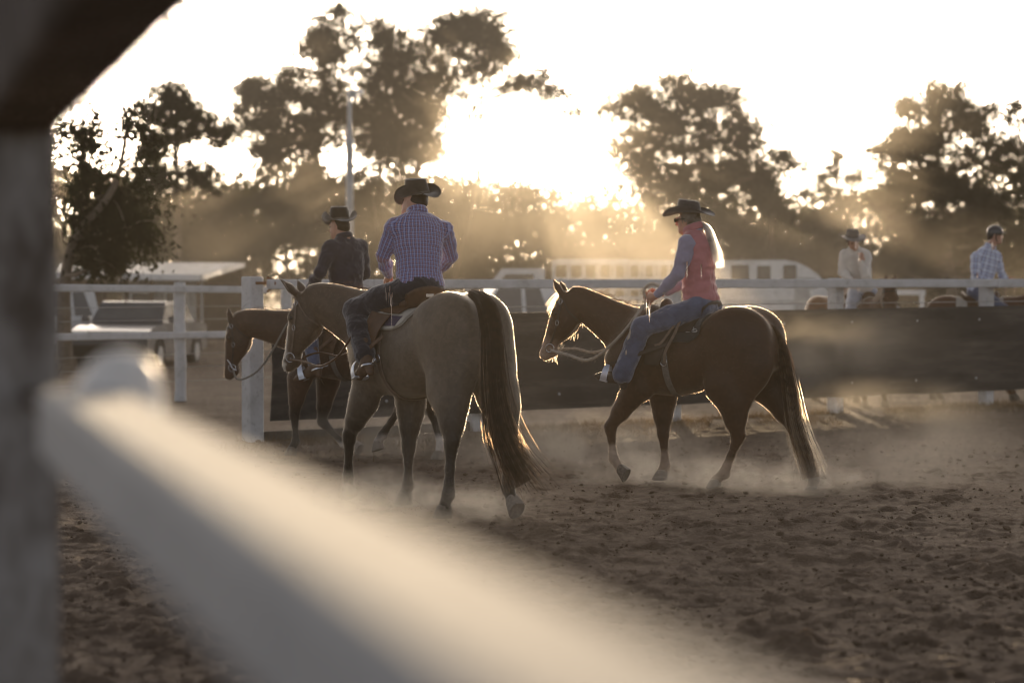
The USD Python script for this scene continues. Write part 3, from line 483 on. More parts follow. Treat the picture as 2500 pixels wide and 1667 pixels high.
# ---------------------------------------------------------------- smooth bodies: distance fields blended together and meshed (surface nets)
class Field:
    def __init__(s, lo, hi, h):
        s.lo = np.asarray(lo, float); s.h = h; s.n = np.ceil((np.asarray(hi, float) - s.lo) / h).astype(int) + 1
        s.ax = [s.lo[i] + np.arange(s.n[i]) * h for i in range(3)]; s.F = np.full(s.n, 10., np.float32)
    def add(s, fn, lo, hi, k=.03, sub=False):
        a = np.maximum(np.floor((np.asarray(lo) - k - s.h * 3 - s.lo) / s.h).astype(int), 0); b = np.minimum(np.ceil((np.asarray(hi) + k + s.h * 3 - s.lo) / s.h).astype(int) + 1, s.n)
        if np.any(b <= a): return
        sl = tuple(slice(x, y) for x, y in zip(a, b))
        P = np.stack(np.meshgrid(*[s.ax[i][sl[i]] for i in range(3)], indexing='ij'), -1)
        d = fn(P); F = s.F[sl]
        if sub:
            d = -d; h = np.maximum(k - np.abs(F - d), 0) / k; s.F[sl] = np.maximum(F, d) + h * h * k * .25
        else:
            h = np.maximum(k - np.abs(F - d), 0) / k; s.F[sl] = np.minimum(F, d) - h * h * k * .25
    def cone(s, a, b, ra, rb, k=.03, flat=None, sub=False):
        """Round cone a-b; flat=(axis, factor) squeezes the section along that axis."""
        a, b = np.asarray(a, float), np.asarray(b, float); ab = b - a; L2 = max(ab @ ab, 1e-9)
        def fn(P):
            q = P - a; t = np.clip((q @ ab) / L2, 0, 1); e = q - t[..., None] * ab; r = ra + (rb - ra) * t
            if flat is not None:
                n = np.asarray(flat[0], float); c = e @ n; e = e + (c * (1 / flat[1] - 1))[..., None] * n
                return (np.linalg.norm(e, axis=-1) - r) * (.5 + .5 * flat[1])
            return np.linalg.norm(e, axis=-1) - r
        m = max(ra, rb); s.add(fn, np.minimum(a, b) - m, np.maximum(a, b) + m, k, sub)
    def chain(s, pts, rad, k=.03, flat=None):
        for i in range(len(pts) - 1): s.cone(pts[i], pts[i + 1], rad[i], rad[i + 1], k, flat)
    def ball(s, c, r, k=.03, R=None, sub=False):
        c = np.asarray(c, float); r = np.broadcast_to(np.asarray(r, float), 3); R = np.eye(3) if R is None else np.asarray(R)
        def fn(P):
            q = (P - c) @ R.T; k0 = np.linalg.norm(q / r, axis=-1); k1 = np.linalg.norm(q / r ** 2, axis=-1) + 1e-9
            return k0 * (k0 - 1) / k1
        m = np.abs(R.T) @ r if R is not None else r
        s.add(fn, c - r.max(), c + r.max(), k, sub)
    def loft(s, o, e1, e2, t, top, bot, hw, k=.05, n=2.2, off=None):
        """A body along the straight axis o + t e1; at each station it reaches from bot to top along e2 and +-hw across (off: sideways shift)."""
        from scipy.interpolate import PchipInterpolator as PI_
        o = np.asarray(o, float); e1 = unit(e1); e2 = unit(np.asarray(e2) - e1 * np.dot(e1, e2)); e3 = np.cross(e1, e2)
        T, B, W = PI_(t, top), PI_(t, bot), PI_(t, hw); O = PI_(t, off) if off is not None else None
        def fn(P):
            q = P - o; u = q @ e1; v = q @ e2; w = q @ e3; uc = np.clip(u, t[0], t[-1]); a = (T(uc) - B(uc)) / 2; c = (T(uc) + B(uc)) / 2; b = W(uc)
            if O is not None: w = w - O(uc)
            d = ((np.abs((v - c) / a) ** n + np.abs(w / b) ** n) ** (1 / n) - 1) * np.minimum(a, b); du = np.abs(u - uc)
            return np.where(du > 0, np.sqrt(np.maximum(d, 0) ** 2 + du ** 2) + np.minimum(d, 0) * 0, d).astype(np.float32)
        c = [o + e1 * x + e2 * y + e3 * z for x in (t[0], t[-1]) for y in (min(bot), max(top)) for z in (-max(hw) - .06, max(hw) + .06)]
        s.add(fn, np.min(c, 0), np.max(c, 0), k)
    def mesh(s, smooth=2):
        F = s.F; h = s.h; ins = F < 0; c = None
        cs = [ins[i:F.shape[0] - 1 + i, j:F.shape[1] - 1 + j, k:F.shape[2] - 1 + k] for i in (0, 1) for j in (0, 1) for k in (0, 1)]
        al = cs[0].copy(); an = cs[0].copy()
        for x in cs[1:]: al &= x; an |= x
        I = np.argwhere(an & ~al); idx = np.full(np.array(F.shape) - 1, -1, np.int64); idx[tuple(I.T)] = np.arange(len(I))
        acc = np.zeros((len(I), 3)); cnt = np.zeros(len(I))
        cor = [(i, j, k) for i in (0, 1) for j in (0, 1) for k in (0, 1)]
        val = {o: F[I[:, 0] + o[0], I[:, 1] + o[1], I[:, 2] + o[2]] for o in cor}
        for o in cor:
            for d in range(3):
                if o[d] == 0:
                    p = list(o); p[d] = 1; p = tuple(p); a, b = val[o], val[p]; m = (a < 0) != (b < 0)
                    t = np.where(m, a / np.where(m, a - b, 1), 0); x = np.array(o, float)[None] + np.eye(3)[d][None] * t[:, None]
                    acc[m] += x[m]; cnt[m] += 1
        V = s.lo + (I + acc / cnt[:, None]) * h; Q = []
        for d in range(3):
            o1, o2 = [(1, 2), (2, 0), (0, 1)][d]
            sh = list(F.shape); A = [slice(1, n - 1) for n in sh]; A[d] = slice(0, sh[d] - 1); B = list(A); B[d] = slice(1, sh[d])
            a, b = ins[tuple(A)], ins[tuple(B)]
            for sgn, m in ((1, a & ~b), (-1, ~a & b)):
                E = np.argwhere(m); E[:, o1] += 1; E[:, o2] += 1
                g = lambda p, q: idx[tuple((E - np.eye(3, dtype=int)[o1] * p - np.eye(3, dtype=int)[o2] * q).T)]
                qd = np.stack([g(1, 1), g(0, 1), g(0, 0), g(1, 0)], 1); Q.append(qd if sgn > 0 else qd[:, ::-1])
        Q = np.vstack(Q); m = trimesh.Trimesh(V, np.vstack([Q[:, [0, 1, 2]], Q[:, [0, 2, 3]]]), process=False)
        if smooth: trimesh.smoothing.filter_taubin(m, .5, .53, iterations=smooth)
        return m

class Frame:
    """A body's own axes in the world: u forward, w to its left, z up."""
    def __init__(s, p0, theta, scale=1.0):
        s.p0 = np.asarray(p0, float); c, n = math.cos(theta), math.sin(theta); s.k = scale
        s.f = np.array([-c, n, 0]); s.l = np.array([-n, -c, 0]); s.M = np.array([s.f, s.l, [0, 0, 1.]]); s.rz = math.atan2(n, -c)
    def w(s, p): return s.p0 + (np.asarray(p, float) * s.k) @ s.M                      # body -> world
    def b(s, p): return ((np.asarray(p, float) - s.p0) @ s.M.T) / s.k                  # world -> body
    def px(s, x, y, w): return s.b(on_plane(x, y, s.p0 + s.l * w * s.k, s.l))           # a point of the photograph that lies w to the left of the body's middle
def to_world(m, fr):
    m = m.copy(); m.vertices = fr.w(m.vertices); return m
def hoof_mesh(c, fwd, nrm, s=1.0):
    """A hoof under the coronet c: fwd towards the toe, nrm out of the top."""
    fwd, nrm = unit(fwd), unit(nrm); lat = np.cross(nrm, fwd); ang = np.arange(20) * 2 * PI / 20; R = []
    for h, rx, ry, ox in ((.012, .040, .037, -.004), (0., .049, .046, .0), (-.02, .054, .050, .007), (-.05, .062, .056, .018), (-.074, .067, .060, .025), (-.078, .062, .056, .025), (-.066, .045, .040, .022)):
        x = np.cos(ang) * rx + ox; x = np.where(np.cos(ang) < -.4, np.maximum(x, ox - rx * .82), x)
        R.append(np.array(c) + (x[:, None] * fwd + (np.sin(ang) * ry)[:, None] * lat) * s + nrm * h * s)
    V = np.vstack(R + [[np.array(c) + nrm * .012 * s], [np.array(c) + (nrm * -.062 + fwd * .02) * s]]); f = []
    for i in range(6):
        for j in range(20):
            a, b = i * 20 + j, i * 20 + (j + 1) % 20; f += [(a, a + 20, b + 20), (a, b + 20, b)]
    for j in range(20): f += [(140, j, (j + 1) % 20), (141, 120 + (j + 1) % 20, 120 + j)]
    m = trimesh.Trimesh(V, np.array(f), process=False)
    if m.volume < 0: m.invert()
    return m
# ---------------------------------------------------------------- horses
coat_nodes = lambda rough, sheen: ({'a': ('attribute', {'attribute': 'coat'}), 'tc': ('texture_coordinate', {}), 'n': ('noise_texture', {'scale': 26., 'detail': 6., 'roughness': .65}), 'n1': ('noise_texture', {'scale': 3.2, 'detail': 6., 'roughness': .62}),
    'r': ('rgb_ramp', {'ramp': [(.25, (.62, .62, .62)), (.75, (1.28, 1.28, 1.28))]}), 'r1': ('rgb_ramp', {'ramp': [(.3, (.70, .68, .66)), (.7, (1.22, 1.22, 1.22))]}), 'm': ('mix', {'mix_type': 'multiply', 'fac': .8}), 'm2': ('mix', {'mix_type': 'multiply', 'fac': .8}),
    'mp': ('mapping', {'scale': (1., 1., .35)}), 'n2': ('noise_texture', {'scale': 160., 'detail': 3.}), 'b': ('bump', {'strength': .22, 'distance': .004}),
    'p': ('principled_bsdf', {'roughness': rough, 'specular_ior_level': .35, 'sheen_weight': sheen, 'sheen_roughness': .35, 'sheen_tint': (1., .85, .65)})},
    [('tc.object', 'n.vector'), ('tc.object', 'n1.vector'), ('tc.object', 'mp.vector'), ('mp.vector', 'n2.vector'), ('n.fac', 'r.fac'), ('n1.fac', 'r1.fac'), ('a.color', 'm.color1'), ('r.color', 'm.color2'), ('m.color', 'm2.color1'), ('r1.color', 'm2.color2'), ('m2.color', 'p.base_color'), ('n2.fac', 'b.height'), ('b.normal', 'p.normal')])
_n, _l = coat_nodes(.5, .35); coat_m = usdkit.material(stage, L + 'horse_coat', _n, _l, surface='p.BSDF')
hoof_m = mat_plain('horn_hoof', (.16, .135, .11), .65, .4, .45, 40.)
hoof_pale_m = mat_plain('pale_dusty_hoof', (.24, .205, .17), .7, .35, .35, 40.)
eye_m = mat_plain('horse_eye', (.012, .008, .006), .08, .6, .1, 5.)
def hair_mat(name, a, b):
    return usdkit.material(stage, L + name, {'g': ('geometry', {}), 'tc': ('texture_coordinate', {}), 'n': ('noise_texture', {'scale': 18., 'detail': 3.}), 'r': ('rgb_ramp', {'ramp': [(.35, a), (.65, b)]}), 'd': ('principled_bsdf', {'roughness': .42, 'specular_ior_level': .5}), 't': ('translucent_bsdf', {}), 'm': ('mix_closure', {'fac': .42})},
        [('tc.object', 'n.vector'), ('n.fac', 'r.fac'), ('r.color', 'd.base_color'), ('r.color', 't.color'), ('d.BSDF', 'm.closure1'), ('t.BSDF', 'm.closure2')], surface='m.closure')
def strand_m(name, a, b):
    return usdkit.material(stage, L + name, {'tc': ('texture_coordinate', {}), 'n': ('noise_texture', {'scale': 18., 'detail': 3.}), 'r': ('rgb_ramp', {'ramp': [(.35, a), (.65, b)]}), 'h': ('principled_hair_bsdf', {'model': 'Chiang', 'parametrization': 'Direct coloring', 'roughness': .35, 'radial_roughness': .4, 'random_color': .2})},
        [('tc.object', 'n.vector'), ('n.fac', 'r.fac'), ('r.color', 'h.color')], surface='h.BSDF')
def fur(parent, m, fr, mat, n, ln, seed, wid=.0011):
    """Short hairs lying back along the coat."""
    r = np.random.default_rng(seed); p, fi = trimesh.sample.sample_surface(m, n, seed=seed); nn = np.array(m.vertex_normals)[np.array(m.faces)[fi]].mean(1); flow = np.array([-.8, 0, -.55]) + r.normal(size=(n, 3)) * .25; flow -= nn * (flow * nn).sum(1, keepdims=True)
    l = (ln * r.uniform(.6, 1.4, n))[:, None]; q1 = p + nn * l * .45 + flow * l * .3; q2 = p + nn * l * .62 + flow * l * .85; S = np.stack([p - nn * .002, q1, q2], 1); W_ = fr.w(S.reshape(-1, 3)).reshape(-1, 3, 3)
    return curves('fur', list(W_), [np.array([1., .8, .35]) * wid] * n, mat, parent)
hair_dark_m = hair_mat('dark_brown_hair', (.022, .013, .008), (.055, .027, .013))
hair_gold_m = strand_m('golden_hair', (.12, .066, .030), (.26, .16, .08))
hair_chest_m = hair_mat('chestnut_hair', (.055, .026, .012), (.14, .070, .030))
hair_pale_m = strand_m('pale_hair', (.22, .21, .19), (.42, .40, .36))

def torso(Fd, lean=0.0):
    U = [-.80, -.75, -.66, -.54, -.42, -.25, -.02, .18, .36, .52, .66, .75]
    top = [1.22, 1.315, 1.405, 1.470, 1.490, 1.435, 1.385, 1.40, 1.475, 1.40, 1.24, 1.14]
    bot = [1.04, .985, .94, .90, .895, .865, .785, .755, .77, .83, .90, .98]
    hw = [.07, .13, .19, .235, .25, .262, .285, .275, .225, .20, .165, .08]
    Fd.loft((0, 0, 0), (1, 0, 0), (0, 0, 1), U, top, bot, hw, .06, 2.15)
    for s in (-1, 1):
        Fd.ball((-.47, s * .135, 1.27), (.30, .155, .235), .08)                  # croup and quarters
        Fd.ball((-.60, s * .135, 1.07), (.185, .115, .26), .08)                  # hamstrings
        Fd.ball((-.33, s * .215, 1.345), (.09, .05, .06), .10)                    # point of hip
        Fd.ball((.42, s * .155, 1.10), (.17, .085, .30), .10)                    # shoulder
        Fd.ball((.60, s * .11, 1.04), (.15, .10, .15), .09)                      # breast
HIND_R = [.15, .118, .082, .056, .050, .037, .034, .036, .043, .036, .044]
FORE_R = [.115, .092, .072, .052, .051, .046, .034, .032, .040, .034, .043]
def lerp_leg(P, kind):
    """From the joints of a leg to a chain with radii. fore: elbow, knee, fetlock, coronet. hind: stifle, hock, fetlock, coronet."""
    a, b, c, d = [np.asarray(x, float) for x in P]; m = lambda x, y, t: x + (y - x) * t
    if kind == 'fore':
        return [a, m(a, b, .3), m(a, b, .62), m(a, b, .88), b, m(b, c, .14), m(b, c, .4), m(b, c, .78), c, m(c, d, .55), d], FORE_R
    fw = np.array([1., 0, 0]); return [a, m(a, b, .3) - fw * .035, m(a, b, .62) - fw * .025, m(a, b, .87) - fw * .012, b, m(b, c, .2), m(b, c, .5), m(b, c, .8), c, m(c, d, .55), d], HIND_R
def horse_body(fr, spec, h=.015):
    """spec: legs {LF, RF, LH, RH: (joints in body axes, hoof pitch)}, poll, muzzle (body axes), neck; returns the body mesh (body axes)."""
    lo = np.array([-1.25, -.55, -.02]); hi = np.array([1.75, .55, 2.0]); Fd = Field(lo, hi, h); torso(Fd)
    lat = np.array([0, 1., 0])
    for key, (J, pitch) in spec['legs'].items():
        kind = 'fore' if key[1] == 'F' else 'hind'; C, R = lerp_leg(J, kind); s = 1 if key[0] == 'L' else -1; q = spec.get('bone', 1.0); R = [x * (q if i > 3 else 1) for i, x in enumerate(R)]
        if kind == 'fore':
            Fd.cone((.44, s * .155, 1.12), C[0], .13, R[0], .09, (lat, .72)); Fd.cone(C[0] + [-.035, 0, .02], C[0] + [-.06, 0, -.04], .06, .045, .06, (lat, .8))
        else:
            Fd.cone((-.47, s * .155, 1.18), C[0], .20, R[0] * 1.12, .09, (lat, .70)); Fd.cone((-.62, s * .15, 1.02), C[2], .12, R[2] * .95, .09, (lat, .75))
            d = unit(C[4] - C[3]); Fd.cone(C[3] - [.03, 0, 0], C[4] + np.array([-.052, 0, .030]), .030, .024, .035)          # point of hock
        Fd.chain(C[:4], R[:4], .05, (lat, .80)); Fd.chain(C[3:], R[3:], .022, (lat, .88))
        Fd.cone(C[8] - [.014, 0, .012], C[8] - [.022, 0, .02], R[8] * .7, R[8] * .5, .03)
    # neck
    P, M = np.asarray(spec['poll'], float), np.asarray(spec['muzzle'], float); B = np.array([.43, 0, 1.21]); ax = P - B; Ln = np.linalg.norm(ax); ax /= Ln; up = np.array([0, 0, 1.]); 
    nt = np.array([-.12, .0, .2, .45, .7, .9, 1.0]) * Ln
    nd = spec.get('neck', 1.0)
    cr = spec.get('crest', 0.0)
    Fd.loft(B, ax, up, nt, np.array([.20, .232, .215, .175, .150, .125, .09]) + cr * np.sin(PI * np.clip(nt / Ln, 0, 1)) + cr * .5 * (nt < .3 * Ln), np.array([-.30, -.315, -.265, -.205, -.160, -.135, -.10]) * nd, [.15, .155, .130, .105, .088, .080, .07], .09, 2.0)
    # head
    hx = M - P; Lh = np.linalg.norm(hx); hx /= Lh; hu = unit(np.cross(np.cross(hx, [0, 0, 1.]), hx)); 
    if hu[0] < 0 and abs(hx[2]) > .9: hu = -hu
    q = Lh / .60; T = np.array([-.02, .06, .16, .30, .40, .47, .53, .57, .60]) * q
    Fd.loft(P, hx, hu, T, np.array([.055, .080, .088, .072, .056, .047, .042, .034, .012]) * q, np.array([-.10, -.150, -.182, -.155, -.100, -.072, -.068, -.062, -.035]) * q, np.array([.070, .092, .094, .078, .058, .052, .055, .050, .028]) * q, .03, 2.3)
    hl = np.cross(hu, hx)
    Fd.ball(P + hx * .50 * q - hu * .075 * q, (.05 * q, .038 * q, .034 * q), .03, np.array([hx, hl, hu]))       # lower lip and chin
    for s in (-1, 1):
        Fd.ball(P + hx * .17 * q + hu * .036 * q + hl * s * .086 * q, (.045 * q, .022 * q, .03 * q), .03, np.array([hx, hl, hu]))      # brow
        Fd.ball(P + hx * .20 * q - hu * .09 * q + hl * s * .062 * q, (.11 * q, .032 * q, .08 * q), .04, np.array([hx, hl, hu]))         # cheek
        Fd.ball(P + hx * .545 * q + hu * .006 * q + hl * s * .052 * q, (.018 * q, .014 * q, .014 * q), .012, sub=True)                  # nostril
        e0 = P + hx * .005 * q + hu * .055 * q + hl * s * .048 * q; tip = spec['ears'][0 if s > 0 else 1]; ed = unit(np.asarray(tip) - e0)
        m1 = e0 + (np.asarray(tip) - e0) * .42
        fl = unit(np.cross(ed, hl)); Fd.cone(e0, m1, .030 * q, .040 * q, .02, (fl, .7)); Fd.cone(m1, tip, .040 * q, .006, .01, (fl, .62))
    spec['head'] = (P, hx, hu, hl, q)
    m = Fd.mesh(3); return m
def coat_colors(V, base, spec, points=None, socks=None, extra=None):
    c = np.tile(np.array(base, float), (len(V), 1))
    if points is not None:
        t = np.clip((points[1] - V[:, 2] + .06 * (meshkit.fbm(V * 5, 3, 2) - .5)) / points[2], 0, 1)[:, None]; t = t * t * (3 - 2 * t); c = c * (1 - t) + np.array(points[0]) * t
    if extra: c = extra(V, c)
    k = (np.clip((.42 - V[:, 2]) / .36, 0, 1) * np.clip((meshkit.fbm(V * 9, 4, 6) - .36) / .3, 0, 1))[:, None] * .18; c = c * (1 - k) + np.array([.24, .19, .14]) * k      # dust on the lower legs
    if socks:
        for key, z0, col in socks:
            J = np.array(spec['legs'][key][0]); d = np.min([np.linalg.norm(np.cross(V - a, unit(b - a)), axis=1) + 10 * (np.abs((V - (a + b) / 2) @ unit(b - a)) > np.linalg.norm(b - a) / 2 + .06) for a, b in zip(J[1:-1], J[2:])], 0)
            t = np.clip((z0 - V[:, 2] + .05 * (meshkit.fbm(V * 14, 3, 4) - .5)) / .05, 0, 1)[:, None] * (d < .09)[:, None]; c = c * (1 - t) + np.array(col) * t
    return c
def finish_horse(t, fr, spec, m, col, hooves, eye=True):
    obj('body', to_world(m, fr), coat_m, t, smooth=True, primvars={'coat': col})
    for key, (J, pitch) in spec['legs'].items():
        c, f = np.asarray(J[3], float), np.array([math.cos(pitch), 0, math.sin(pitch)]); n = np.array([-math.sin(pitch), 0, math.cos(pitch)])
        obj('hoof', to_world(hoof_mesh(c, f, n, spec.get('bone', 1.0)), fr), hooves.get(key, hoof_m), t, smooth=45)
    P, hx, hu, hl, q = spec['head']
    for s in (-1, 1):
        e = trimesh.creation.icosphere(2, .019 * q); e.apply_translation(P + hx * .178 * q + hu * .022 * q + hl * s * .092 * q); obj('eye', to_world(e, fr), eye_m, t, smooth=True)
def tail_hair(fr, path, spread, n, seed, wid=.0035, flick=None, ends=.35):
    """Strands that leave the dock and follow the path (body axes), fanning out towards the end."""
    r = np.random.default_rng(seed); C = spline(path, 22); T = np.gradient(C, axis=0); T /= np.linalg.norm(T, axis=1, keepdims=True); S = np.cross(T, [0, 1., 0]); S /= np.linalg.norm(S, axis=1, keepdims=True) + 1e-9; W = np.cross(T, S)
    sp = np.interp(np.linspace(0, 1, 22), *spread); out = []; wd = []
    lumps = r.normal(size=(26, 2)) * .55
    for i in range(n):
        g = np.clip(lumps[r.integers(26)] + r.normal(size=2) * .32, -1.25, 1.25); a, b = g; l = np.clip(1 - abs(r.normal()) * ends * .5, .45, 1.0); m = max(8, int(22 * l)); k = np.arange(m)
        wob = np.cumsum(r.normal(size=(m, 2)) * .0018, 0)
        s0 = r.uniform(0, .12); fr_ = np.clip(np.linspace(0, 1, 22)[:m], 0, 1); 
        p = C[:m] + S[:m] * (a * sp[:m] + wob[:, 0])[:, None] + W[:m] * (b * sp[:m] + wob[:, 1])[:, None]
        if flick is not None and r.random() < flick[0]: p = p + np.outer((k / 21) ** 2.2 * abs(r.normal()) * flick[1], flick[2])
        out.append(fr.w(p)); wd.append(np.linspace(1.0, .35, m) * wid * r.uniform(.7, 1.3))
    return out, wd
def planted(J, dz=.078, gz=0.0):
    J = [np.array(x, float) for x in J]; d = (gz + dz) - J[3][2]; J[3][2] += d; J[2][2] += d * .6; return J
# ---- the chestnut horse of the woman in the pink vest
fC = Frame((1.506, 20.2, 0), math.radians(30), 1.0)
c_ = lambda x, y, w: fC.px(x, y, w)
specC = {'legs': {
    'LF': ([c_(1556, 945, .17), c_(1490, 1041, .16), c_(1498, 1119, .155), c_(1514, 1143, .15)], -1.15),
    'RF': (planted([c_(1618, 960, -.17), c_(1619, 1055, -.15), c_(1624, 1132, -.145), c_(1617, 1150, -.14)], gz=.03), 0),
    'LH': (planted([c_(1768, 940, .19), c_(1800, 1072, .155), c_(1768, 1163, .14), c_(1748, 1186, .14)]), 0),
    'RH': (planted([c_(1862, 930, -.17), c_(1936, 1046, -.15), c_(1988, 1168, -.14), c_(1982, 1194, -.14)], gz=-.05), 0)},
    'poll': c_(1390, 722, 0), 'muzzle': c_(1324, 876, .04), 'ears': (c_(1349, 680, .08), c_(1366, 684, -.05)), 'neck': .95}
# ---- the buckskin of the man in the checked shirt
fB = Frame((-.655, 18.35, 0), math.radians(54), 1.085)
b_ = lambda x, y, w: fB.px(x, y, w)
bw = lambda x, y, Y: fB.b(at(x, y, Y))
specB = {'legs': {
    'LF': ([bw(888, 975, 18.75), bw(853, 1060, 18.95), bw(850, 1160, 19.05), bw(851, 1184, 19.05)], -.45),
    'RF': (planted([bw(1003, 985, 18.75), bw(998, 1085, 18.65), bw(996, 1186, 18.55), bw(989, 1208, 18.6)]), 0),
    'LH': (planted([bw(1092, 950, 17.75), bw(1102, 1085, 17.55), bw(1095, 1200, 17.5), bw(1085, 1228, 17.55)]), 0),
    'RH': ([bw(1215, 960, 17.75), bw(1236, 1085, 17.55), bw(1240, 1190, 17.45), bw(1250, 1220, 17.38)], -1.05)},
    'poll': bw(750, 724, 19.2), 'muzzle': bw(698, 905, 19.3), 'ears': (bw(683, 681, 19.05), bw(724, 680, 19.3)), 'bone': 1.04, 'crest': .03}
# ---- the dark bay of the man in the navy shirt
fA = Frame((-1.50, 23.6, 0), math.radians(30), .99)
a_ = lambda x, y, w: fA.px(x, y, w)
specA = {'legs': {
    'LF': (planted([a_(730, 925, .16), a_(719, 1010, .15), a_(722, 1082, .14), a_(714, 1102, .14)]), 0),
    'RF': ([a_(800, 930, -.16), a_(786, 1028, -.15), a_(838, 1083, -.14), a_(866, 1084, -.14)], -1.2),
    'LH': ([a_(1000, 930, .18), a_(975, 1000, .16), a_(934, 1060, .15), a_(922, 1078, .15)], -.35),
    'RH': (planted([a_(1035, 930, -.17), a_(1056, 1010, -.15), a_(1076, 1078, -.14), a_(1072, 1096, -.14)]), 0)},
    'poll': a_(578, 782, .02), 'muzzle': a_(555, 926, .06), 'ears': (a_(557, 748, .07), a_(590, 752, -.06))}

HB = {}
def make_horse(key, fr, spec, label, base, points, socks, hooves, extra=None, h=.014):
    m = horse_body(fr, spec, h); HB[key] = m; t = thing('horse', label, 'horse', fr.p0, fr.rz)
    col = coat_colors(np.array(m.vertices), base, spec, points, socks, extra); finish_horse(t, fr, spec, m, col, hooves); return t
def ramp_head(spec, col, L0, L1):
    """The coat darkens along the neck towards the head."""
    P = spec['poll']; B = np.array([.43, 0, 1.21]); ax = unit(P - B); Ln = np.linalg.norm(P - B)
    def f(V, c):
        t = np.clip((((V - B) @ ax) / Ln - L0) / (L1 - L0), 0, 1)[:, None] * ((V[:, 0] > .3) & (V[:, 2] > .6))[:, None]; return c * (1 - t) + np.array(col) * t
    return f
def face_mark(spec, V, c, col, half, t0, t1, out=.0):
    P, hx, hu, hl, q = spec['head']; r = V - P; t, u, w = r @ hx / q, r @ hu / q, r @ hl / q
    k = np.clip((half - np.abs(w) + .012 * (meshkit.noise(V * 30) - .5)) / .012, 0, 1) * np.clip((t - t0) / .03, 0, 1) * np.clip((t1 - t) / .03, 0, 1) * (u > out) * (np.linalg.norm(r, axis=1) < .9); k = k[:, None]
    return c * (1 - k) + np.array(col) * k
def extraC(V, c):
    P, hx, hu, hl, q = specC['head']; r = V - P; t = r @ hx / q; k = (np.clip((t - .36) / .12, 0, 1) * (np.linalg.norm(r, axis=1) < .75))[:, None]; c = c * (1 - k) + np.array([.30, .22, .17]) * k
    return face_mark(specC, V, c, (.5, .43, .36), .03, .05, .5)
def extraB(V, c):
    c = ramp_head(specB, (.095, .066, .045), .0, .7)(V, c)
    k = (np.clip((.95 - V[:, 2]) / .12, 0, 1) * np.clip((.35 - np.abs(V[:, 0] + .05)) / .1, 0, 1))[:, None] * .6; c = c * (1 - k) + np.array([.12, .085, .055]) * k      # darker belly
    k = (np.clip((.05 - np.abs(V[:, 1])) / .04, 0, 1) * (V[:, 0] < -.3) * np.clip((V[:, 2] - 1.2) / .1, 0, 1))[:, None]; c = c * (1 - k) + np.array([.05, .035, .025]) * k   # dorsal stripe
    return face_mark(specB, V, c, (.50, .46, .40), .055, .22, .62, -.02)
W_ = (.52, .45, .38)
hC = make_horse('C', fC, specC, 'chestnut horse with pale muzzle carrying the woman in the pink vest', (.050, .0235, .012), None, [('LF', .36, (.34, .27, .21)), ('RF', .30, (.26, .19, .14)), ('LH', .27, (.27, .19, .135)), ('RH', .24, (.36, .30, .24))], {k: hoof_pale_m if k != 'LF' else hoof_m for k in ('LF', 'RF', 'LH', 'RH')}, extraC)
hB = make_horse('B', fB, specB, 'big buckskin horse with black legs seen from behind, under the man in the checked shirt', (.120, .093, .069), ((.018, .014, .011), .88, .42), [('LF', .10, (.4, .35, .3))], {'LF': hoof_pale_m, 'RH': hoof_pale_m}, extraB, .0145)
hA = make_horse('A', fA, specA, 'dark bay horse half hidden behind the buckskin, carrying the man in the navy shirt', (.060, .033, .021), ((.015, .011, .009), .62, .25), [('LH', .26, (.4, .36, .32)), ('RH', .26, (.5, .46, .42)), ('RF', .16, (.4, .36, .32))], {'LH': hoof_pale_m, 'RH': hoof_pale_m, 'RF': hoof_pale_m}, None, .016)
def tail(parent, fr, px, n, spread, mat, seed, flick=None, wid=.0036, ends=.35):
    out, wd = tail_hair(fr, px, spread, n, seed, wid, flick, ends); return curves('tail', out, wd, mat, parent)
def tail_part(name, out, wd, mat, parent, a, b):
    """Only the lower part of each strand, each starting at its own height with a fine root."""
    g = np.random.default_rng(91); O, W = [], []
    for o, w in zip(out, wd):
        i = int(len(o) * g.uniform(a, b)); i = min(i, len(o) - 4); w = w[i:].copy(); w[0] *= .15; w[1] *= .6; O.append(o[i:]); W.append(w)
    return curves(name, O, W, mat, parent)
tpC = [fC.b(fC.w(c_(x, y, -.01))) for x, y in ((1862, 786), (1890, 812), (1915, 870), (1930, 950), (1944, 1030), (1963, 1095), (1980, 1145), (1988, 1180))]
tail(hC, fC, tpC, 1300, ([0, .06, .2, .5, .8, 1], [.015, .022, .033, .043, .050, .05]), hair_chest_m, 1)
out, wd = tail_hair(fC, tpC, ([0, .3, .6, .85, 1], [.03, .045, .062, .08, .09]), 520, 2, .0034); tail_part('tail_ends', out, wd, hair_gold_m, hC, .42, .8)
tpB = [bw(x, y, Y) for x, y, Y in ((1150, 716, 17.75), (1182, 738, 17.5), (1199, 800, 17.36), (1204, 900, 17.28), (1212, 1000, 17.22), (1232, 1085, 17.18), (1262, 1150, 17.16), (1290, 1200, 17.15))]
tail(hB, fB, tpB, 1500, ([0, .06, .2, .5, .8, 1], [.014, .022, .036, .046, .065, .10]), hair_dark_m, 3, (.20, .12, fB.b(fB.p0 + np.array([.9, -.1, -.25]))))
lowB = tail_hair(fB, tpB, ([0, .3, .6, .85, 1], [.03, .045, .062, .09, .13]), 260, 13, .0026, (.4, .14, fB.b(fB.p0 + np.array([.9, -.1, -.25])))); tail_part('tail_ends', *lowB, strand_m('red_brown_hair', (.045, .018, .008), (.13, .05, .02)), hB, .35, .75)
tpA = [a_(x, y, 0) for x, y in ((1062, 780), (1080, 810), (1090, 880), (1094, 960), (1098, 1020))]
tail(hA, fA, tpA, 400, ([0, .2, 1], [.02, .05, .06]), hair_dark_m, 4)
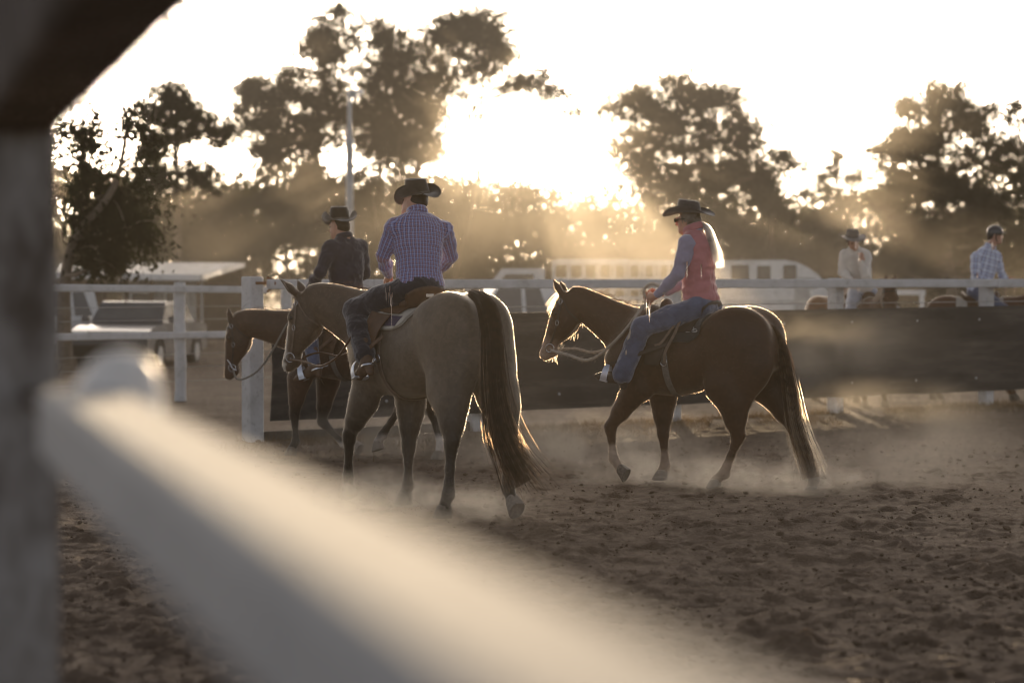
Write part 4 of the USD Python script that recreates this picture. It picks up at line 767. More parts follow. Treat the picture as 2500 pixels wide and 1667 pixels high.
# forelock of the chestnut, lit from behind, and beard hairs at its chin; short manes on the far side
def tuft(parent, pts, ln, dirs, n, seed, mat, name, wid=.002, spread=.03):
    r = np.random.default_rng(seed); out, wd = [], []
    for _ in range(n):
        i = r.uniform(0, len(pts) - 1.001); p = np.asarray(pts[int(i)]) + (np.asarray(pts[int(i) + 1]) - pts[int(i)]) * (i % 1); d = unit(np.asarray(dirs) + r.normal(size=3) * .35); l = ln * r.uniform(.5, 1.2)
        k = np.linspace(0, 1, 6)[:, None]; q = p + r.normal(size=3) * spread * .4 + d * l * k + np.array([0, 0, -1]) * l * .5 * k ** 2; out.append(q); wd.append(np.linspace(1, .25, 6) * wid)
    return curves(name, out, wd, mat, parent)
fur(hC, HB['C'], fC, strand_m('chestnut_fur', (.10, .046, .021), (.19, .09, .045)), 26000, .012, 1, .0008)
fur(hB, HB['B'], fB, strand_m('buckskin_fur', (.13, .097, .068), (.22, .17, .12)), 24000, .010, 2, .0008)
fur(hA, HB['A'], fA, strand_m('bay_fur', (.07, .038, .024), (.13, .072, .044)), 18000, .012, 3, .0008)
P, hx, hu, hl, q = specC['head']; W3 = lambda p: fC.w(p)
tuft(hC, [W3(P + hu * .085), W3(P + hu * .09 + hx * .06)], .12, fC.w(hx + hu * .3) - fC.p0, 60, 5, hair_gold_m, 'forelock', .0028)
tuft(hC, [W3(P + hx * .42 - hu * .10), W3(P + hx * .55 - hu * .10)], .028, [0, 0, -1], 40, 6, hair_gold_m, 'chin_hair', .0016, .05)
tuft(hC, [W3(P + hx * .10 - hu * .15), W3(P + hx * .30 - hu * .165)], .03, [-.3, 0, -1], 50, 7, hair_gold_m, 'jaw_hair', .0016, .06)
for hh, fr_, sp_, mt, sd in ((hC, fC, specC, hair_chest_m, 8), (hB, fB, specB, hair_dark_m, 9), (hA, fA, specA, hair_dark_m, 10)):
    B0 = np.array([.43, 0, 1.21]); Pp = np.asarray(sp_['poll']); ax = unit(Pp - B0); up = unit(np.array([0, 0, 1.]) - ax * ax[2]); Ln = np.linalg.norm(Pp - B0)
    cr = [fr_.w(B0 + ax * Ln * t + up * (o - .012 + sp_.get('crest', 0) * math.sin(PI * min(1, max(0, t))) )) for t, o in ((.05, .23), (.2, .215), (.45, .175), (.7, .15), (.95, .11))]
    tuft(hh, cr, .20, -fr_.l * .9 + np.array([0, 0, .12]), 220, sd, mt, 'mane', .003, .02)
# ---------------------------------------------------------------- people
skin_m = usdkit.material(stage, L + 'skin', {'tc': ('texture_coordinate', {}), 'n': ('noise_texture', {'scale': 22., 'detail': 4.}), 'r': ('rgb_ramp', {'ramp': [(.3, (.36, .19, .125)), (.7, (.47, .27, .19))]}), 'p': ('principled_bsdf', {'roughness': .5, 'subsurface_weight': .12, 'subsurface_scale': .01})},
    [('tc.object', 'n.vector'), ('n.fac', 'r.fac'), ('r.color', 'p.base_color')], surface='p.BSDF')
def cloth_m(name, col, rough=.85, var=.25, scale=14., bump=.35, bscale=220., sheen=.7):
    return mat_plain(name, col, rough, .2, var, scale, sheen=sheen, bump=bump, bscale=bscale)
def plaid_m(name, pitch, ramp_s, ramp_t, w=.5):
    n = {'a': ('attribute', {'attribute': 'cloth'}), 'x': ('separate_xyz', {}), 'ms': ('math', {'math_type': 'multiply', 'value2': 1 / pitch}), 'fs': ('math', {'math_type': 'fraction'}), 'mt': ('math', {'math_type': 'multiply', 'value2': 1 / pitch}), 'ft': ('math', {'math_type': 'fraction'}),
         'rs': ('rgb_ramp', {'ramp': ramp_s, 'interpolate': False}), 'rt': ('rgb_ramp', {'ramp': ramp_t, 'interpolate': False}), 'm': ('mix', {'mix_type': 'mix', 'fac': w}),
         'tc': ('texture_coordinate', {}), 'nz': ('noise_texture', {'scale': 240., 'detail': 3.}), 'b': ('bump', {'strength': .3, 'distance': .004}), 'p': ('principled_bsdf', {'roughness': .85, 'specular_ior_level': .2, 'sheen_weight': .7, 'sheen_roughness': .35})}
    return usdkit.material(stage, L + name, n, [('a.vector', 'x.vector'), ('x.x', 'ms.value1'), ('ms.value', 'fs.value1'), ('x.y', 'mt.value1'), ('mt.value', 'ft.value1'), ('fs.value', 'rs.fac'), ('ft.value', 'rt.fac'), ('rs.color', 'm.color1'), ('rt.color', 'm.color2'), ('m.color', 'p.base_color'), ('tc.object', 'nz.vector'), ('nz.fac', 'b.height'), ('b.normal', 'p.normal')], surface='p.BSDF')
blue, lav, pur, org = (.34, .39, .64), (.205, .19, .34), (.06, .045, .12), (.36, .175, .125)
check_m = plaid_m('checked_shirt_cloth', .029, [(0, blue), (.20, pur), (.30, lav), (.42, org), (.56, lav), (.66, pur), (.76, lav), (.9, blue)], [(0, blue), (.16, lav), (.28, pur), (.38, lav), (.5, org), (.62, lav), (.74, pur), (.84, lav)], .42)
bigcheck_m = plaid_m('blue_white_checked_cloth', .10, [(0, (.62, .68, .80)), (.35, (.24, .22, .32)), (.5, (.40, .48, .68)), (.72, (.20, .16, .22)), (.85, (.5, .56, .72))], [(0, (.62, .68, .80)), (.4, (.26, .22, .30)), (.55, (.45, .52, .7)), (.8, (.24, .2, .28))], .45)
navy_m = cloth_m('navy_shirt_cloth', (.036, .034, .052), sheen=.35)
lilac_m = cloth_m('grey_lilac_shirt_cloth', (.30, .28, .38), var=.12)
pink_m = cloth_m('pink_vest_cloth', (.47, .185, .195), .6, .12, 9., .25, 90., .3)
cream_m = cloth_m('cream_shirt_cloth', (.68, .63, .57), var=.12)
denim_m = cloth_m('blue_denim', (.100, .125, .205), .9, .4, 9., .5, 300.)
dark_denim_m = cloth_m('dark_denim', (.030, .029, .040), .9, .4, 9., .5, 300.)
pale_denim_m = cloth_m('pale_denim', (.42, .44, .50), .9, .25, 9., .5, 300.)
felt_grey_m = cloth_m('grey_felt', (.060, .055, .055), .92, .2, 12., .2, 300., .5)
felt_brown_m = cloth_m('brown_felt', (.060, .048, .038), .92, .2, 12., .2, 300., .5)
felt_black_m = cloth_m('dark_felt', (.022, .018, .016), .92, .25, 12., .2, 300., .5)
felt_tan_m = cloth_m('tan_grey_felt', (.21, .175, .15), .92, .25, 12., .2, 300., .5)
band_m = mat_plain('hat_band_leather', (.10, .085, .07), .6, .4, .2, 20.)
boot_m = mat_plain('brown_boot_leather', (.105, .062, .038), .55, .4, .4, 16., bump=.2, bscale=70.)
boot_dark_m = mat_plain('dark_boot_leather', (.045, .034, .028), .55, .4, .4, 16., bump=.2, bscale=70.)
metal_m = mat_plain('polished_steel', (.62, .63, .65), .22, .5, .12, 12., metal=1.)
alu_m = mat_plain('brushed_aluminium', (.66, .70, .78), .38, .5, .12, 12., metal=.85)
lens_m = mat_plain('dark_lens', (.01, .01, .012), .08, .6, .1, 5.)

def fold(m, amp, sc, seed, along=None):
    v = np.array(m.vertices); n = np.array(m.vertex_normals); q = v * sc
    if along is not None: q = q - np.outer((q @ along) * .55, along)
    d = .5 - np.abs(meshkit.fbm(q + seed * 11.7, 3, seed) - .5) * 2; d2 = meshkit.fbm(v * sc * .45 + seed, 2, seed + 3) - .5
    m.vertices = v + n * (amp * ((d - .6) + d2))[:, None]; return m
def hand_mesh(wr, ha, pal, side=1):
    """Wrist to knuckles, palm facing pal; the fingers are curled round what the hand holds."""
    d = unit(ha - wr); n = unit(pal - d * np.dot(pal, d)); s = np.cross(d, n) * side; F = Field(ha - .13, ha + .13, .0042)
    c = ha - d * .03; F.ball(c, (.05, .042, .019), .01, np.array([d, s, n])); F.cone(wr, c - d * .02, .030, .030, .03, (n, .72))
    for i, (o, ln) in enumerate(((-.030, .95), (-.010, 1.05), (.010, 1.0), (.029, .8))):
        p = ha + s * o + d * .008; a = .5; pts = [p - d * .02, p]
        for sl, da in ((.036, .85), (.026, 1.15), (.021, .8)):
            p = p + (d * math.cos(a) + n * math.sin(a)) * sl * ln; pts.append(p); a += da
        F.chain(pts, [.0115, .0112, .0100, .0092, .0082], .004)
    t0 = ha - d * .062 - s * .030; F.chain([t0, t0 - s * .020 + d * .026 + n * .014, t0 - s * .010 + d * .058 + n * .030, t0 + s * .014 + d * .074 + n * .038], [.015, .0135, .0115, .0095], .006)
    return F.mesh(1)
def head_field(F, c, f, u, neck, female=False):
    f = unit(f); u = unit(u - f * np.dot(u, f)); l = np.cross(u, f); R = np.array([f, l, u]); k = .94 if female else 1.0
    F.ball(c + u * .022 * k - f * .012, (.094 * k, .076 * k, .094 * k), .02, R); F.ball(c + f * .032 - u * .030, (.062 * k, .058 * k, .082 * k), .03, R)
    F.cone(c - u * .062 + f * .015, c - u * .094 * k + f * .068, .040, .022, .03); F.cone(c - u * .05 - f * .01 + l * .04, c - u * .085 + f * .05, .024, .018, .03); F.cone(c - u * .05 - f * .01 - l * .04, c - u * .085 + f * .05, .024, .018, .03)
    F.cone(c + f * .086 + u * .012, c + f * .108 - u * .026, .009, .0145, .012); F.ball(c + f * .084 - u * .052, (.013, .024, .0075), .008, R); F.ball(c + f * .083 - u * .066, (.012, .021, .0075), .006, R)
    for s in (-1, 1):
        F.ball(c + f * .092 + l * s * .032 + u * .006, (.016, .017, .011), .012, R, sub=True); F.ball(c + f * .080 + l * s * .031 + u * .024, (.016, .024, .008), .012, R)
        F.ball(c - f * .008 + l * s * .077 * k - u * .006, (.024, .009, .034), .008, R); F.ball(c - f * .002 + l * s * .086 * k - u * .006, (.012, .006, .019), .006, R, sub=True)
    F.cone(c - u * .06 - f * .018, neck - u * .03, .052 if female else .060, .060 if female else .068, .03)
    return R
def hat_mesh(c, f, u, a=.195, b=.175, curl=.06, dip=.035, ch=.115, ca=.102, cb=.086, pinch=.6, pw=2.2, roll=0.0):
    """Brim and crown of a wide hat whose band lies at c."""
    f = unit(f); u = unit(u - f * np.dot(u, f)); l = np.cross(u, f); N = 72; ph = np.arange(N) * 2 * PI / N; co, si = np.cos(ph), np.sin(ph)
    def W(x, y, z): return c + np.outer(x, f) + np.outer(y, l) + np.outer(z, u)
    def brim(s, off):
        rx, ry = ca + (a - ca) * s, cb + (b - cb) * s; z = curl * np.abs(si) ** pw * s ** 1.7 - dip * np.abs(co) ** 2.4 * s ** 1.4 + roll * np.maximum(np.abs(si), 0) ** 3 * s ** 5
        k = 1 - .22 * np.abs(si) ** 3 * s ** 2 * (curl / .06)
        return W(rx * co, ry * si * k, z + off)
    S = np.linspace(1, 0, 10); rows = [brim(s, -.002 if s < 1 else .0) for s in S[::-1]]      # underside, inner to outer
    rows += [brim(s, .0025) for s in S]
    for h, k in ((.02, .995), (.05, .965), (.08, .925), (.105, .88), (.118, .825), (.122, .72)):
        x, y = ca * k * co, cb * k * si; y = y * (1 - pinch * .32 * np.maximum(co, 0) ** 3 * (h / .12) ** 1.3)
        rows.append(W(x, y, np.full(N, h / .12 * ch) + .012 * co * (h / .12)))
    for k, dz in ((.56, -.006), (.4, -.022), (.18, -.030)):
        y = cb * k * si * (1 - pinch * .3 * np.maximum(co, 0) ** 2); rows.append(W(ca * k * 1.05 * co, y, np.full(N, ch + dz * (1 if k > .5 else 1)) + .012 * co * k))
    V = np.vstack(rows + [c[None] + u * (ch - .032)]); f_ = []; nr = len(rows); i, j = np.meshgrid(np.arange(nr - 1), np.arange(N), indexing='ij'); p = (i * N + j).ravel(); q = (i * N + (j + 1) % N).ravel()
    f_ = np.vstack([np.c_[p, q, q + N], np.c_[p, q + N, p + N], np.c_[np.full(N, nr * N), (nr - 1) * N + np.arange(N), (nr - 1) * N + (np.arange(N) + 1) % N]])
    m = trimesh.Trimesh(V, f_, process=False)
    bd = np.vstack([W((ca + .002) * co, (cb + .002) * si, np.full(N, z)) for z in (.003, .003, .022, .022)]); bd[:N] = W((ca - .004) * co, (cb - .004) * si, np.full(N, .003)); bd[3 * N:] = W((ca - .006) * co, (cb - .006) * si, np.full(N, .022))
    i, j = np.meshgrid(np.arange(3), np.arange(N), indexing='ij'); p = (i * N + j).ravel(); q = (i * N + (j + 1) % N).ravel()
    return m, trimesh.Trimesh(bd, np.vstack([np.c_[p, q, q + N], np.c_[p, q + N, p + N]]), process=False)
def boot_mesh(an, toe, up, h=.008):
    d = unit(toe - an); d0 = unit(d - up * np.dot(d, up)); ln = np.linalg.norm(toe - an); F = Field(an - .32, an + .32, h); lat = np.cross(up, d)
    sole = an - up * .075; F.cone(an + up * .16, an, .055, .050, .03, (lat, .8)); F.cone(an, sole - d * .03 + up * .030, .050, .036, .03)
    F.chain([an - up * .02 + d * .02, an - up * .038 + d * .09, an - up * .050 + d * .16, an - up * .055 + d * .22], [.046, .042, .036, .018], .03, (lat, .95))
    F.cone(sole - d * .035 + up * .03, sole - d * .035 - up * .012, .034, .030, .008)                                      # heel
    F.cone(sole + d * .03 + up * .005, sole + d * .17 + up * .008, .018, .020, .01, (up, .45)); return F.mesh(2)
def person(label, J, fwd, look, o):
    """J: joints in the world. o: what the person wears. One body, with its clothes as children."""
    J = {k: np.asarray(v, float) for k, v in J.items()}; h = o.get('h', .008); fwd = np.asarray(fwd, float)
    t = thing('person', label, 'person', [J['pelvis'][0], J['pelvis'][1], J['pelvis'][2] - .1], math.atan2(fwd[1], fwd[0]))
    allp = np.array(list(J.values())); lo, hi = allp.min(0) - .24, allp.max(0) + .24; fem = o.get('female', False)
    e1 = unit(J['neck'] - J['pelvis']); e2 = unit(fwd - e1 * np.dot(fwd, e1)); e3 = np.cross(e1, e2); H = np.linalg.norm(J['neck'] - J['pelvis'])
    g = o.get('girth', 1.0); T = np.array([-.10, .0, .12, .30, .52, .72, .86, .97, 1.04]) * H
    fr_, bk, hw = np.array([.09, .125, .13, .125, .13, .115, .09, .06, .045]) * g, -np.array([.10, .13, .115, .11, .125, .125, .105, .07, .05]) * g, np.array([.13, .172, .165, .160, .175, .185, .165, .095, .06]) * g * (.92 if fem else 1.0)
    def torso_(F, d, t0=0, k=.04): F.loft(J['pelvis'], e1, e2, T[t0:], (fr_ + d)[t0:], (bk - d)[t0:], (hw + d)[t0:], k, 2.3)
    ar = o.get('arm', 1.0)
    def arms(F, d, cuff=True):
        for s in 'LR':
            a, b, c = J['sh' + s], J['el' + s], J['wr' + s]; F.cone(J['neck'] - e1 * .05 + (a - J['neck']) * .45, a, .06 + d, .068 * ar + d, .06)
            F.chain([a, a + (b - a) * .5, b, b + (c - b) * .45, c], [.070 * ar + d, .062 * ar + d, .052 * ar + d, .050 * ar + d, .039 + d], .035)
    lg = o.get('leg', 1.0)
    def legs(F, d, hem=.06):
        F.ball(J['pelvis'] - e1 * .02, (.17 * g + d, .14 * g + d, .13 + d), .05, np.array([e3, e2, e1]))
        for s in 'LR':
            a, b, c = J['hip' + s], J['kn' + s], J['an' + s]; F.chain([a, a + (b - a) * .5, b, b + (c - b) * .35, b + (c - b) * o.get('drop', .9)], [.104 * g + d, .094 * lg + d, .076 * lg + d, .076 * lg + d, hem + d], .04)
    body = Field(lo, hi, max(h, .007)); R = head_field(body, J['head'], np.asarray(look, float), o.get('head_up', J['head'] - J['neck']), J['neck'], fem); torso_(body, -.03); arms(body, -.016); legs(body, -.02, .04)
    hs = [hand_mesh(J['wr' + s], J['ha' + s], np.asarray(o.get('palm' + s, [0, 0, -1.]), float), 1 if s == 'L' else -1) for s in 'LR' if o.get('hand' + s, True)]
    obj('body', cat(body.mesh(1), *hs), skin_m, t, smooth=True)
    sh = Field(lo, hi, h); torso_(sh, .0); arms(sh, .0)
    for i in range(14):                                                                                                    # collar
        pass
    m = sh.mesh(2); fold(m, o.get('fold', .016), 13, o.get('seed', 1)); keep = None
    V = np.array(m.vertices); q = V - J['pelvis']; S_, T_ = np.arctan2(q @ e3, -(q @ e2)) * .165, q @ e1; best = np.full(len(V), 9.)
    for s in 'LR':
        a, b, c = J['sh' + s], J['el' + s], J['wr' + s]; base = 0
        for p0, p1 in ((a, b), (b, c)):
            d = unit(p1 - p0); ln = np.linalg.norm(p1 - p0); x = V - p0; tt = np.clip(x @ d, 0, ln); r = x - np.outer(tt, d); dist = np.linalg.norm(r, axis=1); out_ = (np.abs((V - J['pelvis']) @ e3) > .155 * g) | (dist < .058); w = (dist < .085) & out_ & (dist < best) & ((x @ d) > -.02)
            b1 = unit(np.cross(d, e2)); b2 = np.cross(d, b1); S_ = np.where(w, np.arctan2(r @ b2, r @ b1) * .06, S_); T_ = np.where(w, base + tt, T_); best = np.where(w, dist, best); base += ln
    obj('shirt', m, o['shirt'], t, smooth=True, primvars={'cloth': np.stack([S_ + 5, T_ + 5, T_ * 0], 1)})
    col = tube(spline([J['neck'] + e1 * .0 + e2 * .068 * math.cos(x) * 1.0 + e3 * .066 * math.sin(x) - e1 * .012 * math.cos(x) for x in np.linspace(.25, 2 * PI - .25, 14)], 28), .020, 8, 1.5, up=e1); obj('collar', fold(col, .004, 20, 5), o.get('collar', o['shirt']), t, smooth=True, primvars={'cloth': np.stack([np.array(col.vertices) @ e3 + 5, np.array(col.vertices) @ e1 + 5, np.zeros(len(col.vertices))], 1)})
    if 'vest' in o:
        ve = Field(lo, hi, h); torso_(ve, .017); ve.cone(J['shL'] * .62 + J['neck'] * .38 - e1 * .035, J['shR'] * .62 + J['neck'] * .38 - e1 * .035, .082, .082, .05)
        for s in 'LR':
            dd = unit(J['sh' + s] - J['neck']); ve.cone(J['sh' + s] - e1 * .02 + e3 * (.035 if s == 'L' else -.035), J['sh' + s] - e1 * .11 + e3 * (.05 if s == 'L' else -.05), .072, .066, .015, sub=True)
        ve = ve.mesh(2); fold(ve, .020, 10, 4); v = np.array(ve.vertices); hh = (v - J['pelvis']) @ e1
        n = np.array(ve.vertex_normals); ve.vertices = v + n * (.0035 * np.sin(hh * 2 * PI / .085 + 1.2 * np.sin(v @ e3 * 18)))[:, None] - n * (.006 * np.exp(-(((v - J['pelvis']) @ e3) / .008) ** 2))[:, None]
        obj('vest', ve, o['vest'], t, smooth=True)
        vc = tube(spline([J['neck'] + e1 * .018 + e2 * .080 * math.cos(x) + e3 * .074 * math.sin(x) - e1 * .02 * math.cos(x) for x in np.linspace(.3, 2 * PI - .3, 14)], 28), .017, 8, 1.9, up=e1); obj('vest_collar', vc, o['vest'], t, smooth=True)
    jn = Field(lo, hi, h); legs(jn, .0, o.get('hem', .062)); obj('jeans', fold(jn.mesh(2), .014, 14, 7), o['jeans'], t, smooth=True)
    belt = tube(spline([J['pelvis'] + e1 * .085 + e2 * (.128 * g) * math.cos(x) + e3 * .168 * g * math.sin(x) for x in np.linspace(0, 2 * PI, 20)], 40), .016, 6, 1.3, up=e1); o.get('belt') and obj('belt', belt, boot_dark_m, t, smooth=True)
    for s in 'LR':
        up = unit(J['kn' + s] - J['an' + s]); obj('boot', boot_mesh(J['an' + s], J['toe' + s], unit(up + np.array([0, 0, .5])), h), o['boots'], t, smooth=True)
    f, l, u = R[0], R[1], R[2]
    if 'hat' in o:
        hf, hu = np.asarray(o.get('hat_fwd', f), float), np.asarray(o.get('hat_up', u), float); hm, bm = hat_mesh(J['head'] + u * .062 - f * .008, hf, hu, **o.get('hat_shape', {})); ht = obj('hat', hm, o['hat'], t, smooth=35); obj('hat_band', bm, o.get('band', band_m), ht_parent(t, ht), smooth=True)
    if 'hair' in o:
        hc = Field(J['head'] - .2, J['head'] + .2, .008); hc.ball(J['head'] + u * .012 - f * .022, (.092, .083, .098), .01, R); hc.cone(J['head'] - u * .02 - f * .06, J['head'] - u * .065 - f * .058, .05, .036, .03)
        hc.add(lambda P: -((P - (J['head'] + f * .028 - u * .01)) @ -f) , J['head'] - .2, J['head'] + .2, .02, sub=True) if False else None
        hm = hc.mesh(1); v = np.array(hm.vertices) - J['head']; bad = (v @ f > .035) ; keepf = ~bad[np.array(hm.faces)].any(1); hm.update_faces(keepf); hm.remove_unreferenced_vertices(); obj('hair', fold(hm, .006, 40, 3), o['hair'], t, smooth=True)
    for s in (-1, 1):
        e = trimesh.creation.icosphere(1, .0115); e.apply_translation(J['head'] + f * .078 + l * s * .032 + u * .006); obj('eye', e, eye_m, t, smooth=True)
    if o.get('glasses'):
        gl = [trimesh.creation.icosphere(2, 1.0) for _ in range(2)]
        for s, q in zip((-1, 1), gl): q.vertices = J['head'] + np.array(q.vertices) @ (np.array([f * .006, l * .027, u * .02])) + f * .100 + l * s * .034 + u * .006
        br = [bar(J['head'] + f * .100 + l * s * .062 + u * .012, J['head'] - f * .01 + l * s * .080 + u * .010, .003, .008, up=u, ch=.001) for s in (-1, 1)]; obj('sunglasses', cat(*gl, *br, bar(J['head'] + f * .104 - l * .012 + u * .010, J['head'] + f * .104 + l * .012 + u * .010, .004, .005, up=u, ch=.001)), lens_m, t, smooth=40)
    return t, R, (e1, e2, e3)
def ht_parent(t, ht): return ht
# ---------------------------------------------------------------- the riders
def mirror(fr, p): q = fr.b(p); q[1] = -q[1]; return fr.w(q)
hair_cap_m = hair_mat('dark_hair', (.020, .012, .008), (.05, .028, .016))
hair_grey_m = hair_mat('grey_blond_hair', (.16, .13, .10), (.30, .26, .21))
W3 = lambda fr, x, y, w: fr.w(fr.px(x, y, w))
# woman in the pink vest on the chestnut
cw = lambda x, y, w: W3(fC, x, y, w)
JC = {'pelvis': cw(1712, 735, 0), 'neck': cw(1694, 562, 0), 'head': cw(1680, 538, 0), 'shL': cw(1676, 594, .165), 'elL': cw(1656, 668, .235), 'wrL': cw(1606, 718, .17), 'haL': cw(1580, 732, .11),
      'hipL': cw(1708, 752, .10), 'knL': cw(1566, 800, .31), 'anL': cw(1519, 916, .37), 'toeL': cw(1470, 904, .40)}
for k in ('sh', 'el', 'wr', 'ha', 'hip', 'kn', 'an', 'toe'): JC[k + 'R'] = mirror(fC, JC[k + 'L'])
JC['wrR'] = fC.w(fC.b(JC['wrR']) + [.03, .10, .02]); JC['haR'] = fC.w(fC.b(JC['haR']) + [.03, .13, .03])
pC, RC, EC = person('person in pink quilted vest and grey hat with long pale ponytail, riding the chestnut', JC, fC.f, fC.f + np.array([0, 0, -.05]), {'female': True, 'shirt': lilac_m, 'vest': pink_m, 'jeans': denim_m, 'boots': boot_dark_m, 'hat': felt_grey_m, 'hair': hair_grey_m, 'glasses': True,
    'head_up': np.array([0, 0, 1.]), 'hat_up': np.array([0, 0, 1.]) - fC.f * .27, 'hat_fwd': fC.f, 'hat_shape': dict(a=.225, b=.19, curl=.050, dip=.030, ch=.105, ca=.106, cb=.088), 'hem': .088, 'leg': 1.1, 'drop': .98, 'palmL': fC.w([0, -1., -.2]) - fC.p0, 'palmR': fC.w([0, 1., -.2]) - fC.p0, 'seed': 2, 'fold': .012, 'arm': .98})
r = np.random.default_rng(21); pt = [cw(x, y, 0) for x, y in ((1712, 543), (1722, 552), (1733, 575), (1742, 605), (1750, 632), (1752, 652))]; C_ = spline(pt, 18); out, wd = [], []
for i in range(520):
    a = r.normal(size=2) * np.array([1, .8]); m_ = int(r.integers(11, 19)); k = np.arange(m_) / 17; s_ = np.interp(k, [0, .08, .3, .7, 1], [.008, .012, .018, .018, .013]); fly = (abs(r.normal()) * .035 if r.random() < .25 else 0) * k ** 2
    out.append(C_[:m_] + np.outer(a[0] * s_ + fly, -fC.f) + np.outer(a[1] * s_, fC.l) + np.outer(.006 * np.sin(k * 9 + r.uniform(0, 6)), [0, 0, 1.])); wd.append(np.linspace(1, .4, m_) * .0026)
curves('ponytail', out, wd, hair_pale_m, pC)
# man in the checked shirt on the buckskin
aw = at
fBt = np.array([-math.cos(math.radians(66)), math.sin(math.radians(66)), 0]); lB = np.array([-fBt[1], fBt[0], 0])
cB = aw(1026, 700, 18.5)
JB = {'pelvis': cB, 'neck': aw(1018, 516, 18.66), 'head': aw(1012, 494, 18.74), 'shL': aw(962, 558, 18.56), 'shR': aw(1084, 564, 18.72), 'elL': aw(935, 625, 18.62), 'elR': aw(1101, 624, 18.86), 'wrL': aw(949, 672, 18.86), 'haL': aw(943, 690, 18.95), 'wrR': aw(1060, 668, 19.1), 'haR': aw(1040, 676, 19.1),
      'hipL': aw(988, 712, 18.46), 'knL': aw(866, 757, 18.62), 'anL': aw(896, 886, 18.28), 'toeL': aw(858, 912, 18.52)}
for k in ('hip', 'kn', 'an', 'toe'): JB[k + 'R'] = mirror(fB, JB[k + 'L'])
pB, RB, EB = person('person in checked shirt, dark jeans and brown hat riding the buckskin', JB, fBt, np.array([-.80, .60, -.1]), {'shirt': check_m, 'jeans': dark_denim_m, 'boots': boot_m, 'hat': felt_brown_m, 'hair': hair_cap_m, 'hat_fwd': np.array([-.72, .70, -.12]), 'hat_up': np.array([-.10, -.02, 1.]),
    'hat_shape': dict(a=.195, b=.19, curl=.085, dip=.045, ch=.130, ca=.104, cb=.090, pw=2.0), 'girth': 1.14, 'arm': 1.10, 'hem': .088, 'leg': 1.18, 'drop': .84, 'seed': 5, 'fold': .020, 'palmL': np.array([.6, .2, -.4]), 'handR': False})
# man in the navy shirt on the dark bay
fAt = np.array([-math.cos(math.radians(44)), math.sin(math.radians(44)), 0])
JA = {'pelvis': aw(850, 742, 23.62), 'neck': aw(840, 576, 23.62), 'head': aw(828, 554, 23.66), 'shL': aw(808, 606, 23.48), 'shR': aw(878, 604, 23.76), 'elL': aw(782, 664, 23.4), 'wrL': aw(752, 706, 23.7), 'haL': aw(738, 720, 23.8), 'elR': aw(890, 668, 23.85), 'wrR': aw(820, 708, 24.1), 'haR': aw(800, 715, 24.15),
      'hipL': aw(828, 752, 23.45), 'knL': aw(752, 800, 23.4), 'anL': aw(768, 896, 23.3), 'toeL': aw(700, 919, 23.38)}
for k in ('hip', 'kn', 'an', 'toe'): JA[k + 'R'] = mirror(fA, JA[k + 'L'])
pA, RA, EA = person('person in a navy shirt and black hat riding the dark bay horse', JA, fAt, np.array([-.86, .5, -.1]), {'shirt': navy_m, 'jeans': denim_m, 'boots': boot_m, 'hat': felt_black_m, 'hair': hair_cap_m, 'hat_fwd': np.array([-.35, .94, -.08]), 'hat_up': np.array([-.04, 0, 1.]),
    'hat_shape': dict(a=.205, b=.215, curl=.088, dip=.034, ch=.135, ca=.110, cb=.098, pw=2.0), 'girth': 1.12, 'arm': 1.15, 'seed': 8, 'fold': .018, 'palmL': np.array([.4, .5, -.5]), 'handR': False, 'h': .010})
# ---------------------------------------------------------------- saddles, bridles, reins
from scipy.spatial import cKDTree
from scipy.interpolate import griddata
from scipy.ndimage import gaussian_filter
leather_brown_m = mat_plain('saddle_leather', (.095, .050, .026), .5, .45, .35, 14., bump=.25, bscale=90.)
leather_dark_m = mat_plain('dark_tack_leather', (.030, .022, .018), .5, .45, .3, 14., bump=.2, bscale=90.)
leather_worn_m = mat_plain('worn_strap_leather', (.16, .115, .085), .6, .4, .35, 20.)
web_m = mat_plain('girth_webbing', (.17, .155, .14), .9, .2, .3, 40., bump=.4, bscale=300.)
pad_char_m = mat_plain('charcoal_saddle_pad', (.040, .041, .043), .95, .15, .2, 18., bump=.5, bscale=240., sheen=.3)
pad_cream_m = mat_plain('cream_saddle_pad', (.50, .46, .40), .95, .15, .2, 18., bump=.5, bscale=240.)
pad_purple_m = mat_plain('purple_saddle_pad', (.085, .072, .115), .95, .15, .25, 18., bump=.5, bscale=240.)
rope_m = mat_plain('cotton_rope', (.50, .45, .38), .95, .1, .3, 60., bump=.7, bscale=140.)
thread_m = mat_plain('white_thread', (.66, .66, .64), .8, .2, .1, 30.)
